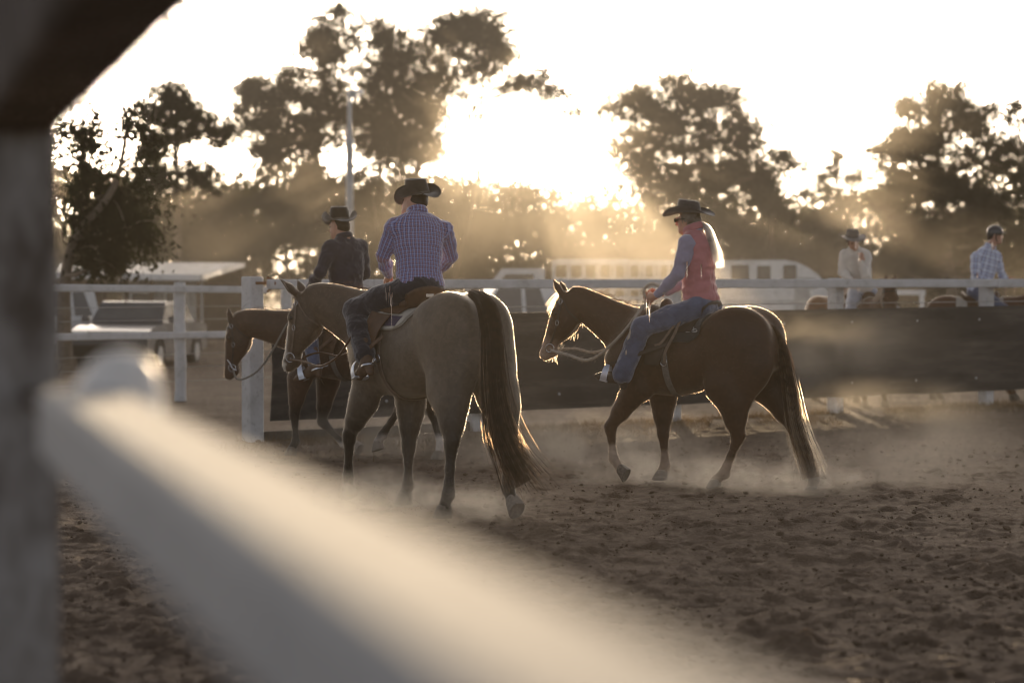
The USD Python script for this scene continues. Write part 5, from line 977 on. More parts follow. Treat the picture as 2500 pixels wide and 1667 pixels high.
class Tack:
    def __init__(s, key, fr, spec):
        s.fr, s.spec, s.m = fr, spec, HB[key]; s.V = np.array(s.m.vertices); s.N = np.array(s.m.vertex_normals); s.tree = cKDTree(s.V)
        q = s.V[(np.abs(s.V[:, 0]) < .62) & (s.V[:, 2] > .70)]; q = q[(q[:, 2] > .84) | (np.abs(q[:, 1]) < .13)]; ph = np.arctan2(q[:, 1], q[:, 2] - 1.08); rho = np.hypot(q[:, 1], q[:, 2] - 1.08)
        s.gu, s.gp = np.linspace(-.6, .6, 61), np.linspace(-PI, PI, 121); A, B = np.meshgrid(s.gu, s.gp, indexing='ij')
        pts = np.c_[np.r_[q[:, 0], q[:, 0], q[:, 0]], np.r_[ph, ph - 2 * PI, ph + 2 * PI] * .3]; s.R = gaussian_filter(griddata(pts, np.r_[rho, rho, rho], (A, B * .3), method='nearest'), 1.2)
    def rho(s, u, ph):
        from scipy.ndimage import map_coordinates
        u, ph = np.broadcast_arrays(np.asarray(u, float), np.asarray(ph, float)); sh = u.shape
        return map_coordinates(s.R, [np.interp(u.ravel(), s.gu, np.arange(61)), np.interp(ph.ravel(), s.gp, np.arange(121))], order=1, mode='nearest').reshape(sh)
    def pos(s, u, ph, off):
        u, ph = np.broadcast_arrays(np.asarray(u, float), np.asarray(ph, float)); r = s.rho(u, ph) + off; return np.stack([u, r * np.sin(ph), 1.08 + r * np.cos(ph)], -1)
    def drape(s, U, PH, off, th):
        """U, PH: grids; a sheet of thickness th lying off above the coat."""
        a, b = s.fr.w(s.pos(U, PH, off + th).reshape(-1, 3)).reshape(*U.shape, 3), s.fr.w(s.pos(U, PH, off).reshape(-1, 3)).reshape(*U.shape, 3); m = sheet(a, b)
        if m.volume < 0: m.invert()
        return m
    def snap(s, p, off=.006):
        d, i = s.tree.query(np.atleast_2d(p), k=6); w = 1 / (d + 1e-3); w /= w.sum(1, keepdims=True); n = (s.N[i] * w[..., None]).sum(1); n /= np.linalg.norm(n, axis=1, keepdims=True); v = (s.V[i] * w[..., None]).sum(1); return v + n * off, n
    def H(s, t, u, w):
        P, hx, hu, hl, q = s.spec['head']; return P + hx * t * q + hu * u * q + hl * w * q
    def strap(s, pts, width, th=.004, n=26, off=.005):
        p = spline(pts, n); q, nn = s.snap(p, off); q = gaussian_filter(q, (1.0, 0)); return ribbon(s.fr.w(q), nn @ s.fr.M, width, th)
def ribbon(p, nrm, width, th):
    p = np.asarray(p); t = np.gradient(p, axis=0); t /= np.linalg.norm(t, axis=1, keepdims=True) + 1e-9; n = nrm - t * (nrm * t).sum(1, keepdims=True); n /= np.linalg.norm(n, axis=1, keepdims=True) + 1e-9; s = np.cross(t, n)
    width = np.broadcast_to(width, (len(p),))[:, None]; c = [(-.5, 0), (-.42, .5), (.42, .5), (.5, 0), (.42, -.5), (-.42, -.5)]
    V = np.stack([p + s * width * a + n * th * b for a, b in c], 1).reshape(-1, 3); k = 6; f = []
    for i in range(len(p) - 1):
        for j in range(k): a, b = i * k + j, i * k + (j + 1) % k; f += [(a, b, b + k), (a, b + k, a + k)]
    l = (len(p) - 1) * k; f += [(0, j + 1, j) for j in range(1, 5)][::1] + [(l, l + j, l + j + 1) for j in range(1, 5)]
    m = trimesh.Trimesh(V, np.array(f), process=False)
    if m.volume < 0: m.invert()
    return m
def ring(c, n, r, w=.003, stretch=1.0, up=(0, 0, 1)):
    n = unit(n); a = unit(np.asarray(up, float) - n * np.dot(up, n)); b = np.cross(n, a); x = np.linspace(0, 2 * PI, 19); return tube([c + a * math.cos(k) * r * stretch + b * math.sin(k) * r for k in x], w, 6, caps=False)
def bridle(tk, label, mat, buckle=True, brow=True):
    fr, S = tk.fr, tk.strap; H = tk.H; t = thing('bridle', label, 'bridle', fr.w(H(.25, 0, 0)), fr.rz)
    obj('crown_strap', S([H(.06, .03, -.10), H(.01, .075, -.06), H(-.01, .09, 0), H(.01, .075, .06), H(.06, .03, .10)], .022), mat, t, smooth=40)
    for s in (1, -1):
        obj('cheek_strap', S([H(.06, .03, s * .10), H(.16, -.01, s * .11), H(.30, -.03, s * .09), H(.455, -.035, s * .06)], .018), mat, t, smooth=40)
        obj('throat_strap', S([H(.04, .01, s * .10), H(.10, -.07, s * .10), H(.14, -.15, s * .06), H(.14, -.175, 0)], .014), mat, t, smooth=40)
        c, n = tk.snap(H(.475, -.040, s * .058), .012); obj('bit_ring', ring(fr.w(c[0]), n[0] @ fr.M, .036, .0045), metal_m, t, smooth=True)
        for q in ((.065, .025), (.24, -.025)):
            c, n = tk.snap(H(q[0], q[1], s * .10), .010); obj('buckle', ring(fr.w(c[0]), n[0] @ fr.M, .017, .003, 1.25), metal_m, t, smooth=True)
    if brow: obj('brow_band', S([H(.08, .03, -.10), H(.085, .085, -.06), H(.09, .11, 0), H(.085, .085, .06), H(.08, .03, .10)], .020), mat, t, smooth=40)
    obj('bit', tube([fr.w(H(.48, -.045, -.055)), fr.w(H(.48, -.045, .055))], .006, 6), metal_m, t, smooth=True)
    return t
def saddle(tk, label, mat, cant_u, s_mat, J, spurs=False, cz=0.0, stir=alu_m, sk=1.02, fu=.06):
    fr = tk.fr; t = thing('saddle', label, 'saddle', fr.w([.05, 0, 1.42]), fr.rz); zt = lambda u: float(tk.pos(u, 0., 0)[2])
    F = Field([-.5, -.42, 1.1], [.6, .42, 2.0], .010); z0, z1 = zt(cant_u), zt(.22)
    F.cone((cant_u + .06, 0, z0 + .055), (.16, 0, z1 + .035), .075, .06, .05, (np.array([0, 0, 1.]), .55))
    for s in (-1, 1): F.cone((cant_u + .05, s * .09, z0 + .045), (.10, s * .10, z1 - .005), .06, .05, .05, (np.array([0, 0, 1.]), .6))
    ct = unit([-.55, 0, 1.]); F.ball((cant_u - .02, 0, z0 + .075 + cz), (.022, .185, .088), .04, np.array([np.cross([0, 1., 0], ct), [0, 1, 0], ct]))
    F.ball((.235, 0, z1 + .075), (.045, .10, .075), .05); obj('seat', to_world(F.mesh(2), fr), mat, t, smooth=True)
    for s in (-1, 1):
        U, PH = np.meshgrid(np.linspace(cant_u + .015, .24, 14), np.linspace(.25, sk, 12), indexing='ij'); U = U + .05 * (PH - .25); obj('skirt', tk.drape(U, s * PH, .034, .008), mat, t, smooth=50)
        U, PH = np.meshgrid(np.linspace(-.05, .17, 10), np.linspace(.7, 1.75, 14), indexing='ij'); U = fu + (U - .06) * (1 - .35 * (PH - .7)) + .09 * (PH - .7); obj('fender', tk.drape(U, s * PH, .046, .007), mat, t, smooth=50)
    for s in 'LR':                                                                     # stirrups round the boots
        an, toe = J['an' + s], J['toe' + s]; d = unit(toe - an); up = unit(unit(J['kn' + s] - an) + [0, 0, .5]); up = unit(up - d * np.dot(up, d)); lt = np.cross(up, d); c = an + d * .135 - up * .072
        P = [c + lt * x + up * y for x, y in ((-.058, -.004), (-.064, .03), (-.058, .075), (-.036, .115), (0, .132), (.036, .115), (.058, .075), (.064, .03), (.058, -.004))]
        sp = spline(P, 26); nn = sp - (c + up * .05); obj('stirrup', ribbon(sp, nn, np.interp(np.linspace(0, 1, 26), [0, .3, .5, .7, 1], [.06, .05, .03, .05, .06]), .006), stir, t, smooth=40)
        obj('stirrup_tread', bar(c - lt * .06 - up * .006, c + lt * .06 - up * .006, .062, .012, up=up), stir, t)
        top = c + up * .13; ww = fr.b(top); hi = tk.pos(.06, (1 if s == 'L' else -1) * 1.2, .05); L_ = np.array([ww, (ww + hi) / 2 + [0, (1 if s == 'L' else -1) * .02, 0], hi]); sp = fr.w(spline(L_, 10)); obj('stirrup_leather', ribbon(sp, np.tile(fr.l * (1 if s == 'L' else -1), (10, 1)), .032, .005), mat, t, smooth=40)
        if spurs:
            hl = an - d * .045 - up * .03; obj('spur', cat(tube(spline([hl + d * .07 + lt * .042 - up * .0, hl + d * .0 + lt * .046, hl - d * .028, hl + d * .0 - lt * .046, hl + d * .07 - lt * .042], 20), .006, 6, 1.8, up=up), tube([hl - d * .026, hl - d * .07 + up * .012], .0055, 6), ring(hl - d * .078 + up * .014, lt, .014, .005)), metal_m, t, smooth=40)
    return t
def girth(tk, t, u0, u1, mat, width=.06, p0=1.05):
    for s in (-1, 1):
        ph = np.linspace(p0, PI, 24); u = u0 + (u1 - u0) * np.clip((ph - p0) / (2.4 - p0), 0, 1); p = tk.pos(u, s * ph, .010); nn = p - np.stack([u, u * 0, u * 0 + 1.08], -1); obj('girth', ribbon(tk.fr.w(p), nn @ tk.fr.M, np.interp(ph, [p0, p0 + .3, p0 + .5, PI], [.035, .035, width, width]), .010), mat, t, smooth=40)
        k = 7; q = tk.fr.w(p[k] + unit(nn[k]) * .012); obj('girth_ring', ring(q, nn[k] @ tk.fr.M, .030, .005), metal_m, t, smooth=True)
tkC, tkB, tkA = Tack('C', fC, specC), Tack('B', fB, specB), Tack('A', fA, specA)
# the chestnut's tack
U, PH = np.meshgrid(np.linspace(0, 1, 26), np.linspace(-1, 1, 49), indexing='ij'); a = np.abs(PH)
rear = -.205 + .10 * np.clip((a - .72) / .28, 0, 1) ** 2.2 + .02 * a; UU = rear + (.36 - rear) * U
padC = obj('saddle_pad', tkC.drape(UU, PH * 1.12, .004, .022), pad_char_m, None, smooth=50); tag(padC, 'charcoal saddle pad with a white stitched emblem, under the saddle of the chestnut', 'saddle pad')
e0 = tkC.fr.b(on_plane(1681, 807, fC.p0 + fC.l * .30, fC.l)); emb = []
def logo(pts, w=.003):
    q, n = [], []
    for x, y in spline(pts, 18):
        u = e0[0] - x; z = e0[2] + y; ph = math.atan2(.30, z - 1.08); p = tkC.pos(u, ph, .0); 
        for _ in range(4): ph = math.atan2(float(p[1]), z - 1.08); p = tkC.pos(u, ph, .029)
        q.append(p); n.append(p - [u, 0, 1.08])
    emb.append(ribbon(fC.w(np.array(q)), np.array(n) @ fC.M, w, .003))
logo([(-.062, -.006), (-.03, -.014), (0, 0), (.03, .012), (.058, .004), (.03, -.012), (0, -.004), (-.028, .006), (-.055, -.004)]); logo([(-.05, -.012), (-.02, -.004), (.012, .010), (.006, .034), (.014, .010), (.04, -.010), (.064, -.004)]); logo([(.012, .004), (.03, .010), (.05, .010)])
obj('emblem', cat(*emb), thread_m, padC, smooth=40)
sC = saddle(tkC, 'dark leather saddle under the person in the pink vest, with hanging straps', leather_dark_m, -.16, leather_dark_m, JC, sk=.85, fu=.13)
girth(tkC, sC, .13, .10, web_m)
for pts, w in (([(1655, 784, .24), (1634, 810, .30), (1612, 838, .335), (1598, 843, .335)], .022), ([(1660, 782, .24), (1648, 812, .305), (1632, 842, .335), (1622, 868, .345), (1624, 888, .35)], .026)):
    p = spline([fC.px(*q) for q in pts], 18); q, n = tkC.snap(p, .03); q = np.where((p[:, 1] > q[:, 1])[:, None], p, q); obj('strap', ribbon(fC.w(q), np.tile(fC.l, (18, 1)), w, .004), leather_worn_m, sC, smooth=40)
bridle(tkC, 'dark bridle with steel buckles on the chestnut head', leather_dark_m)
def rope(name, label, pts, r, mat, fuzz=0, seed=0, n=60, group=None):
    sp = spline(pts, n); t = thing(name, label, 'reins', sp[0], 0, group); return t, sp
bitC = fC.w(tkC.snap(tkC.H(.49, -.055, .06), .02)[0][0]); bitCr = fC.w(tkC.snap(tkC.H(.49, -.055, -.06), .02)[0][0])
def rein_tube(t, sp, r, mat, fuzz, seed, name='rein'):
    rr = r * (1 + .08 * np.sin(np.arange(len(sp)) * 2.2)); obj(name, tube(sp, rr, 8), mat, t, smooth=True)
    if fuzz:
        g = np.random.default_rng(seed); out = []; wd = []
        for _ in range(fuzz):
            i = g.integers(1, len(sp) - 1); d = unit(g.normal(size=3)); p = sp[i] + (sp[i + 1 if i + 1 < len(sp) else i] - sp[i]) * g.random() + d * r * .8; l = g.uniform(.008, .026); out.append(np.array([p, p + d * l * .5, p + (d + g.normal(size=3) * .5) * l])); wd.append(np.array([.0016, .0012, .0006]))
        curves('rope_fibres', out, wd, mat, t)
hC_ = (JC['haL'] * .6 + JC['wrL'] * .4)
t, sp = rope('rope_reins', 'thick frayed rope reins from the chestnut bit to the pink vest rider', [bitC] + [cw(x, y, w) for x, y, w in ((1398, 870, .10), (1425, 879, .13), (1452, 873, .16), (1484, 849, .20), (1520, 813, .24), (1546, 780, .22), (1566, 752, .16))] + [JC['haL'] - np.array([0, 0, .02])], .012, rope_m)
rein_tube(t, sp, .0125, rope_m, 420, 1)
rein_tube(t, spline([JC['haL'] + [0, 0, .01]] + [cw(x, y, w) for x, y, w in ((1572, 714, .12), (1580, 698, .13), (1596, 694, .15), (1612, 703, .20), (1622, 716, .2))], 30), .0125, rope_m, 260, 2)
rein_tube(t, spline([JC['haL'] - np.array([0, 0, .03])] + [cw(x, y, w) for x, y, w in ((1557, 768, .25), (1543, 800, .36), (1533, 838, .40), (1530, 866, .41))], 30), .0125, rope_m, 160, 3)
rein_tube(t, spline([bitCr] + [cw(x, y, w) for x, y, w in ((1410, 852, -.09), (1440, 860, -.11), (1470, 856, -.14), (1500, 840, -.18), (1560, 770, -.16))] + [JC['haR']], 44), .0125, rope_m, 260, 4)
# the buckskin's tack
CU = .0
PHm = 1.0; cu = CU
U, PH = np.meshgrid(np.linspace(0, 1, 24), np.linspace(-1, 1, 49), indexing='ij'); a = np.abs(PH); rear = cu - .11 + .10 * np.clip((a - .8) / .2, 0, 1) ** 2 + .06 * a; UU = rear + (.42 - rear) * U
padB = obj('saddle_pad', tkB.drape(UU, PH * PHm, .004, .020), pad_cream_m, None, smooth=50); tag(padB, 'cream edged purple saddle pad under the saddle of the buckskin', 'saddle pad')
for s in (-1, 1):
    U2, P2 = np.meshgrid(np.linspace(.12, .95, 16), np.linspace(.66, .93, 8), indexing='ij'); r2 = cu - .11 + .06 * P2; obj('corner_patch', tkB.drape(r2 + .012 + (.30 - r2) * U2, s * P2 * PHm, .0242, .003), pad_purple_m, padB, smooth=50)
sB = saddle(tkB, 'brown leather saddle with small metal plate on its cantle, on the buckskin', leather_brown_m, cu, leather_brown_m, JB, True, .012, alu_m, .62, .20)
zc = float(tkB.pos(cu, 0., 0)[2]); pc = fB.w([cu - .052, 0.0, zc + .10]); obj('cantle_plate', bar(pc - fB.l * .036, pc + fB.l * .036, .006, .030, up=(0, 0, 1), ch=.002), metal_m, sB)
girth(tkB, sB, .17, .15, leather_worn_m, .05)
bridle(tkB, 'brown leather bridle with steel bit on the buckskin head', leather_worn_m)
bB = fB.w(tkB.snap(tkB.H(.49, -.055, .06), .02)[0][0]); bBr = fB.w(tkB.snap(tkB.H(.49, -.055, -.06), .02)[0][0])
t, sp = rope('leather_reins', 'brown leather reins hanging from the buckskin bit to its rider', [bB] + [at(x, y, Y) for x, y, Y in ((748, 884, 18.95), (776, 894, 18.75), (806, 884, 18.6), (832, 862, 18.5), (850, 834, 18.42), (900, 760, 18.6))] + [JB['haL']], .008, leather_brown_m)
rein_tube(t, sp, .0095, leather_brown_m, 0, 1)
rein_tube(t, spline([bBr] + [at(x, y, Y) for x, y, Y in ((770, 862, 19.35), (810, 866, 19.25), (850, 860, 19.1), (900, 780, 19.2))] + [JB['haL'] + [0, .04, 0]], 40), .0085, leather_brown_m, 0, 2)
# the bay's tack
U, PH = np.meshgrid(np.linspace(0, 1, 12), np.linspace(-1, 1, 25), indexing='ij'); padA = obj('saddle_pad', tkA.drape(-.30 + .66 * U, PH * 1.0, .004, .018), pad_char_m, None, smooth=50); tag(padA, 'dark saddle pad under the navy shirt rider', 'saddle pad')
sA = saddle(tkA, 'brown saddle of the dark bay, mostly hidden behind the buckskin', leather_brown_m, -.10, leather_brown_m, JA, True, 0., alu_m); girth(tkA, sA, .14, .12, web_m)
bridle(tkA, 'thin dark bridle on the head of the dark bay', leather_dark_m)
bA = fA.w(tkA.snap(tkA.H(.49, -.055, .06), .02)[0][0])
t, sp = rope('rope_reins', 'grey rope reins from the dark bay bit up behind the buckskin head', [bA] + [W3(fA, x, y, w) for x, y, w in ((578, 924, .10), (602, 922, .13), (630, 904, .16), (664, 858, .19), (696, 800, .21), (720, 760, .18))] + [JA['haL']], .01, rope_m)
rein_tube(t, sp, .010, mat_plain('grey_rope', (.26, .24, .21), .95, .1, .3, 60.), 0, 5)
noseA = tkA.strap([tkA.H(.40, .02, .05), tkA.H(.43, -.01, .058), tkA.H(.48, -.05, .058), tkA.H(.49, -.085, .03)], .012); obj('nose_strap', noseA, alu_m, t, smooth=40)
# ---------------------------------------------------------------- the two riders and three horses behind the fence
def standing(head='up'):
    p = {'up': ((1.02, 0, 1.78), (1.42, 0, 1.42)), 'mid': ((1.15, 0, 1.60), (1.42, 0, 1.16)), 'turn': ((.98, .0, 1.64), (1.17, -.02, 1.08))}[head]; P = np.array(p[0]); hx = unit(np.array(p[1]) - P)
    return {'legs': {k: ([np.array(j, float) for j in J], 0) for k, J in {'LF': ((.44, .17, .84), (.47, .15, .47), (.45, .14, .17), (.49, .14, .085)), 'RF': ((.44, -.17, .84), (.44, -.15, .47), (.42, -.14, .17), (.46, -.14, .085)), 'LH': ((-.44, .18, .92), (-.68, .15, .54), (-.64, .14, .18), (-.59, .14, .085)), 'RH': ((-.44, -.18, .92), (-.74, -.15, .54), (-.72, -.14, .18), (-.67, -.14, .085))}.items()},
            'poll': P, 'muzzle': np.array(p[1]), 'ears': (P + np.array([.02, .07, .20]), P + np.array([.02, -.07, .20]))}
def frame_h(x, Y, f): return Frame((x, Y, 0), math.atan2(f[1], -f[0]))
sD, sE, sF = standing('turn'), standing('mid'), standing('mid')
fD = frame_h((2106 - 1250) / FPX * 33.3, 33.3, (.22, -.97)); fE = frame_h((2392 - 1250) / FPX * 34.9, 34.9, (.97, -.24)); fF = frame_h((2030 - 1250) / FPX * 35.4, 35.4, (.30, .95))
hD = make_horse('D', fD, sD, 'brown horse facing the fence, under the person in the cream shirt', (.095, .045, .022), ((.02, .015, .012), .5, .2), [], {}, None, .022)
hE = make_horse('E', fE, sE, 'chestnut brown horse in profile behind the fence, under the helmeted person', (.11, .052, .026), None, [('LH', .2, W_), ('RH', .2, W_)], {}, None, .022)
hF = make_horse('F', fF, sF, 'orange chestnut horse seen from behind beside the brown one, rump above the panel', (.16, .070, .028), None, [('LH', .25, W_), ('RH', .25, W_)], {}, None, .024)
for hh, f_, s in ((hD, fD, 31), (hE, fE, 32), (hF, fF, 33)):
    out, wd = tail_hair(f_, [(-.78, 0, 1.30), (-.88, 0, 1.22), (-.92, 0, 1.0), (-.92, 0, .75), (-.90, 0, .5)], ([0, .3, 1], [.03, .05, .06]), 260, s, .005); curves('tail', out, wd, hair_dark_m if s == 31 else hair_chest_m, hh)
def seat(fr, y0=1.44):
    w = lambda u, l, z: fr.w([u, l, z]); J = {'pelvis': w(-.02, 0, y0 + .12)}
    for s, k in (('L', 1), ('R', -1)): J['hip' + s], J['kn' + s], J['an' + s], J['toe' + s] = w(0, k * .10, y0 + .10), w(.36, k * .32, y0 - .13), w(.20, k * .38, y0 - .56), w(.42, k * .42, y0 - .60)
    return J
g = lambda x, y, Y: at(x, y, Y)
JD = seat(fD); cD = JD['pelvis']; Yd = cD[1]
JD.update(neck=g(2085, 606, Yd - .22), head=g(2083, 590, Yd - .28), shL=g(2114, 626, Yd - .14), elL=g(2112, 672, Yd - .42), wrL=g(2104, 640, Yd - .44), haL=g(2103, 624, Yd - .42), shR=g(2063, 624, Yd - .16), elR=g(2056, 664, Yd - .20), wrR=g(2080, 684, Yd - .42), haR=g(2092, 686, Yd - .48))
fd = np.array([.10, -.99, 0]); pD, RD, ED = person('person in a cream shirt and tan hat resting chin on hand, behind the fence', JD, fd, np.array([.10, -.95, -.28]), {'shirt': cream_m, 'jeans': pale_denim_m, 'boots': boot_m, 'hat': felt_tan_m, 'hair': hair_cap_m, 'female': True, 'hat_fwd': np.array([.15, -.98, -.2]), 'hat_up': np.array([.02, -.18, 1.]), 'hat_shape': dict(a=.20, b=.205, curl=.035, dip=.03, ch=.11, ca=.10, cb=.088), 'palmL': np.array([-.4, .9, 0]), 'h': .013, 'seed': 11, 'fold': .02, 'girth': 1.15, 'arm': 1.15})
JE = seat(fE); cE = JE['pelvis']; Ye = cE[1]
JE.update(neck=g(2418, 600, Ye), head=g(2430, 575, Ye), shL=g(2431, 626, Ye + .06), shR=g(2383, 628, Ye - .10), elR=g(2380, 680, Ye - .20), wrR=g(2434, 690, Ye - .28), haR=g(2452, 690, Ye - .25), elL=g(2446, 672, Ye + .1), wrL=g(2458, 686, Ye + .12), haL=g(2474, 684, Ye + .06))
fe = np.array([.62, -.78, 0]); pE, RE, EE = person('person in a blue and white checked shirt and dark helmet riding behind the fence', JE, fe, np.array([.96, -.28, 0]), {'shirt': bigcheck_m, 'jeans': denim_m, 'boots': boot_m, 'hair': hair_cap_m, 'glasses': True, 'girth': 1.12, 'arm': 1.12, 'head_up': np.array([0, 0, 1.]), 'palmR': np.array([0, .9, -.3]), 'palmL': np.array([0, -.9, -.3]), 'h': .013, 'seed': 12, 'fold': .02})
hc = Field(JE['head'] - .25, JE['head'] + .25, .008); f, l, u = RE; hc.ball(JE['head'] + u * .040 - f * .008, (.122, .098, .112), .01, RE); hm = hc.mesh(1); v = np.array(hm.vertices) - JE['head']; hm.update_faces(~((v @ u) < .012 - .03 * ((v @ f) < -.02))[np.array(hm.faces)].any(1)); hm.remove_unreferenced_vertices()
helm_m = mat_plain('dark_helmet_shell', (.035, .034, .036), .3, .5, .2, 10., coat=.4); hp = obj('helmet', hm, helm_m, pE, smooth=True)
obj('helmet_peak', ribbon(spline([JE['head'] + u * .035 + f * (.085 + .055 * math.cos(a)) + l * .088 * math.sin(a) for a in np.linspace(-1.4, 1.4, 9)], 18), np.tile(u, (18, 1)), .045, .006), helm_m, hp, smooth=True)
obj('helmet_strap', tube(spline([JE['head'] + u * .02 - l * .09 + f * .02, JE['head'] - u * .06 - l * .07 + f * .02, JE['head'] - u * .105 + f * .045, JE['head'] - u * .06 + l * .07 + f * .02, JE['head'] + u * .02 + l * .09 + f * .02], 20), .007, 6), inside_m, hp, smooth=True)
for key, fr_, sp_, lab, J_ in (('D', fD, sD, 'brown saddle under the person in the cream shirt', JD), ('E', fE, sE, 'brown saddle with stirrups under the helmeted person', JE)):
    tk = Tack(key, fr_, sp_); U, PH = np.meshgrid(np.linspace(0, 1, 10), np.linspace(-1, 1, 21), indexing='ij'); tag(obj('saddle_pad', tk.drape(-.32 + .66 * U, PH * 1.05, .004, .02), pad_cream_m, None, smooth=50), 'cream saddle pad of the ' + ('horse facing the fence' if key == 'D' else 'helmeted rider'), 'saddle pad')
    saddle(tk, lab, leather_brown_m, -.2, leather_brown_m, J_)
    bridle(tk, 'dark bridle of the ' + ('brown horse facing the fence' if key == 'D' else 'profile horse behind the fence at the right edge'), leather_dark_m)
# ---------------------------------------------------------------- the near fence the photograph is taken through
near_paint_m = usdkit.material(stage, L + 'near_rail_paint', {'g': ('texture_coordinate', {}), 'n': ('noise_texture', {'scale': 7., 'detail': 6., 'roughness': .65}), 'r': ('rgb_ramp', {'ramp': [(.3, (.255, .27, .29)), (.6, (.33, .345, .365))]}), 'b': ('bump', {'strength': .2, 'distance': .003}), 'n2': ('noise_texture', {'scale': 60., 'detail': 4.}), 'p': ('principled_bsdf', {'roughness': .92, 'specular_ior_level': .10})},
    [('g.object', 'n.vector'), ('g.object', 'n2.vector'), ('n.fac', 'r.fac'), ('r.color', 'p.base_color'), ('n2.fac', 'b.height'), ('b.normal', 'p.normal')], surface='p.BSDF')
near_post_m = usdkit.material(stage, L + 'near_post_timber', {'g': ('texture_coordinate', {}), 'mp': ('mapping', {'scale': (4., 4., 1.6)}), 'n': ('noise_texture', {'scale': 2.4, 'detail': 6., 'roughness': .65}), 'r': ('rgb_ramp', {'ramp': [(.34, (.08, .066, .056)), (.48, (.20, .188, .178)), (.62, (.29, .285, .28))]}), 'p': ('principled_bsdf', {'roughness': .8, 'specular_ior_level': .3})},
    [('g.object', 'mp.vector'), ('mp.vector', 'n.vector'), ('n.fac', 'r.fac'), ('r.color', 'p.base_color')], surface='p.BSDF')
near_dark_m = mat_plain('near_dark_timber', (.135, .122, .115), 1., .0, .4, 6.)
va = math.atan((1250 + 276) / FPX); ND = np.array([-math.sin(va), math.cos(va), 0]); NN = np.array([ND[1], -ND[0], 0])
nf = thing('near_fence', 'blurred pale fence close to the camera, its post at the left edge', 'fence', NN * .2 + ND * 4.4)
def nfp(s, l, z): return NN * l + ND * s + np.array([0, 0, z])
obj('low_rail', bar(nfp(-.6, .2955, 1.495), nfp(3.88, .2955, 1.495), .131, .11, ch=.012), near_paint_m, nf, smooth=30)
obj('high_rail', bar(nfp(-.6, .275, 2.26), nfp(5.3, .275, 2.26), .170, .44, ch=.012), near_dark_m, nf, smooth=30)
obj('post', bar(nfp(5.35, .279, -.2), nfp(5.35, .279, 2.7), .158, .16, up=ND, ch=.02), near_post_m, nf, smooth=30)
kn = Field(nfp(3.9, .37, 1.5) - .3, nfp(3.9, .37, 1.5) + .3, .008); kn.cone(nfp(3.9, .362, 1.50), nfp(3.9, .362, 1.548), .072, .062, .03); kn.cone(nfp(3.84, .32, 1.495), nfp(4.2, .32, 1.495), .052, .046, .05)
obj('rail_knuckle', kn.mesh(2), mat_plain('fresh_white_paint', (.80, .77, .73), .45, .4, .06, 9.), nf, smooth=True)
obj('bracket', bar(nfp(3.9, .30, 1.48), nfp(5.28, .30, 1.47), .05, .05, ch=.01), near_dark_m, nf)
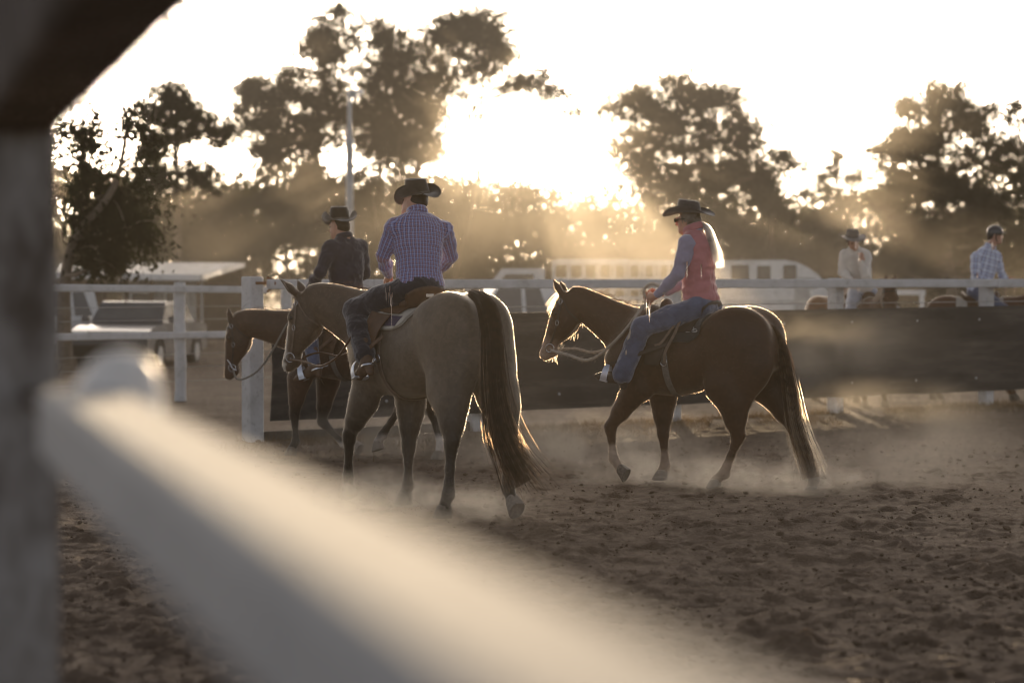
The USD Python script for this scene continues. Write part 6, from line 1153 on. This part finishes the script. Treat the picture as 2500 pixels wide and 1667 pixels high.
# ---------------------------------------------------------------- dust hanging over the yards behind the fence, and puffs at the hooves
def lump(c, r, seed, amp=.25, sub=4):
    m = trimesh.creation.icosphere(sub, 1.0); v = np.array(m.vertices); n = meshkit.fbm(v * 1.7 + seed * 7.3, 3, seed)
    m.vertices = v * (1 + amp * (n - .5) * 2)[:, None] * np.array(r) + np.array(c); return m
def dust_mat(name, dens, aniso=.82, col=(1., .92, .81)):
    return usdkit.material(stage, L + name, {'v': ('principled_volume', {'color': col, 'density': dens, 'anisotropy': aniso})}, [], volume='v.volume')
tall_m = dust_mat('tall_dust_air', .0030, .66)
tag(obj('dust_bank', lump((3, 80, 1), (36, 9.5, 12), 9, .15), tall_m, smooth=True), 'tall thin veil of glowing dust hanging in front of the gum trees', 'dust cloud', kind='stuff')
def puff(label, c, r, dens, seed, col=(1., .93, .82), an=.55):
    c, r = np.asarray(c, float), np.asarray(r, float)
    m = usdkit.material(stage, L + f'hoof_dust_{seed}', {'g': ('geometry', {}), 'mp': ('mapping', {'scale': tuple(1 / r), 'location': tuple(-c / r)}), 'gr': ('gradient_texture', {'gradient_type': 'spherical'}),
        'n': ('noise_texture', {'scale': 1.5 / float(r.mean()), 'detail': 4., 'roughness': .6, 'distortion': .6}), 'mr': ('map_range', {'from_min': .38, 'from_max': .66, 'to_min': 0., 'to_max': 1., 'clamp': True}),
        'a': ('math', {'math_type': 'power', 'value2': 1.3}), 'b': ('math', {'math_type': 'multiply'}), 'd': ('math', {'math_type': 'multiply', 'value2': dens}), 'v': ('principled_volume', {'color': col, 'anisotropy': an})},
        [('g.position', 'mp.vector'), ('mp.vector', 'gr.vector'), ('g.position', 'n.vector'), ('n.fac', 'mr.value'), ('gr.fac', 'a.value1'), ('a.value', 'b.value1'), ('mr.result', 'b.value2'), ('b.value', 'd.value1'), ('d.value', 'v.density')], volume='v.volume')
    b = trimesh.creation.icosphere(3, 1.0); b.vertices = np.array(b.vertices) * r + c
    tag(obj('dust_puff', b, m, smooth=True), label, 'dust cloud', kind='stuff')
def pf(px, py, Y, rx, ry, rz, dens, label, seed, **k): puff(label, at(px, py, Y), (rx * 1.35, ry * 1.25, rz * 1.2), dens * .62, seed, **k)
puff('low bank of golden dust drifting behind the fence under the sun', (-2, 56, .2), (24, 17, 4.2), .0105, 21, (1., .92, .81), .76)
puff('low bank of dust drifting behind the two riders at the right', (16, 60, .2), (17, 14, 3.8), .0085, 22, (1., .92, .81), .76)
pf(940, 1215, 18.5, .42, .40, .24, 5.5, 'dust puff at the front hooves of the buckskin', 1)
pf(1120, 1235, 17.4, .55, .40, .17, 4., 'thin dust at the hind hooves of the buckskin', 2)
pf(1560, 1158, 20.6, .50, .45, .20, 3.4, 'dust puff at the front hooves of the chestnut', 3)
pf(1760, 1165, 19.8, .46, .42, .19, 3.6, 'dust puff at the near hind hoof of the chestnut', 4)
pf(1965, 1175, 19.5, .50, .40, .19, 3.4, 'dust puff at the trailing hind hoof of the chestnut', 5)
pf(930, 1075, 23.6, .95, .6, .30, 2.6, 'dust between the legs of the dark bay', 6)
pf(2190, 1110, 20.5, 1.05, .8, .62, .8, 'faint dust trail behind the chestnut', 7)
pf(1960, 855, 27.0, 1.5, .9, .55, .4, 'golden dust drifting in front of the rubber panel', 8)
pf(1400, 1095, 22.5, 1.2, .9, .35, 1.5, 'low dust behind the buckskin tail', 9)
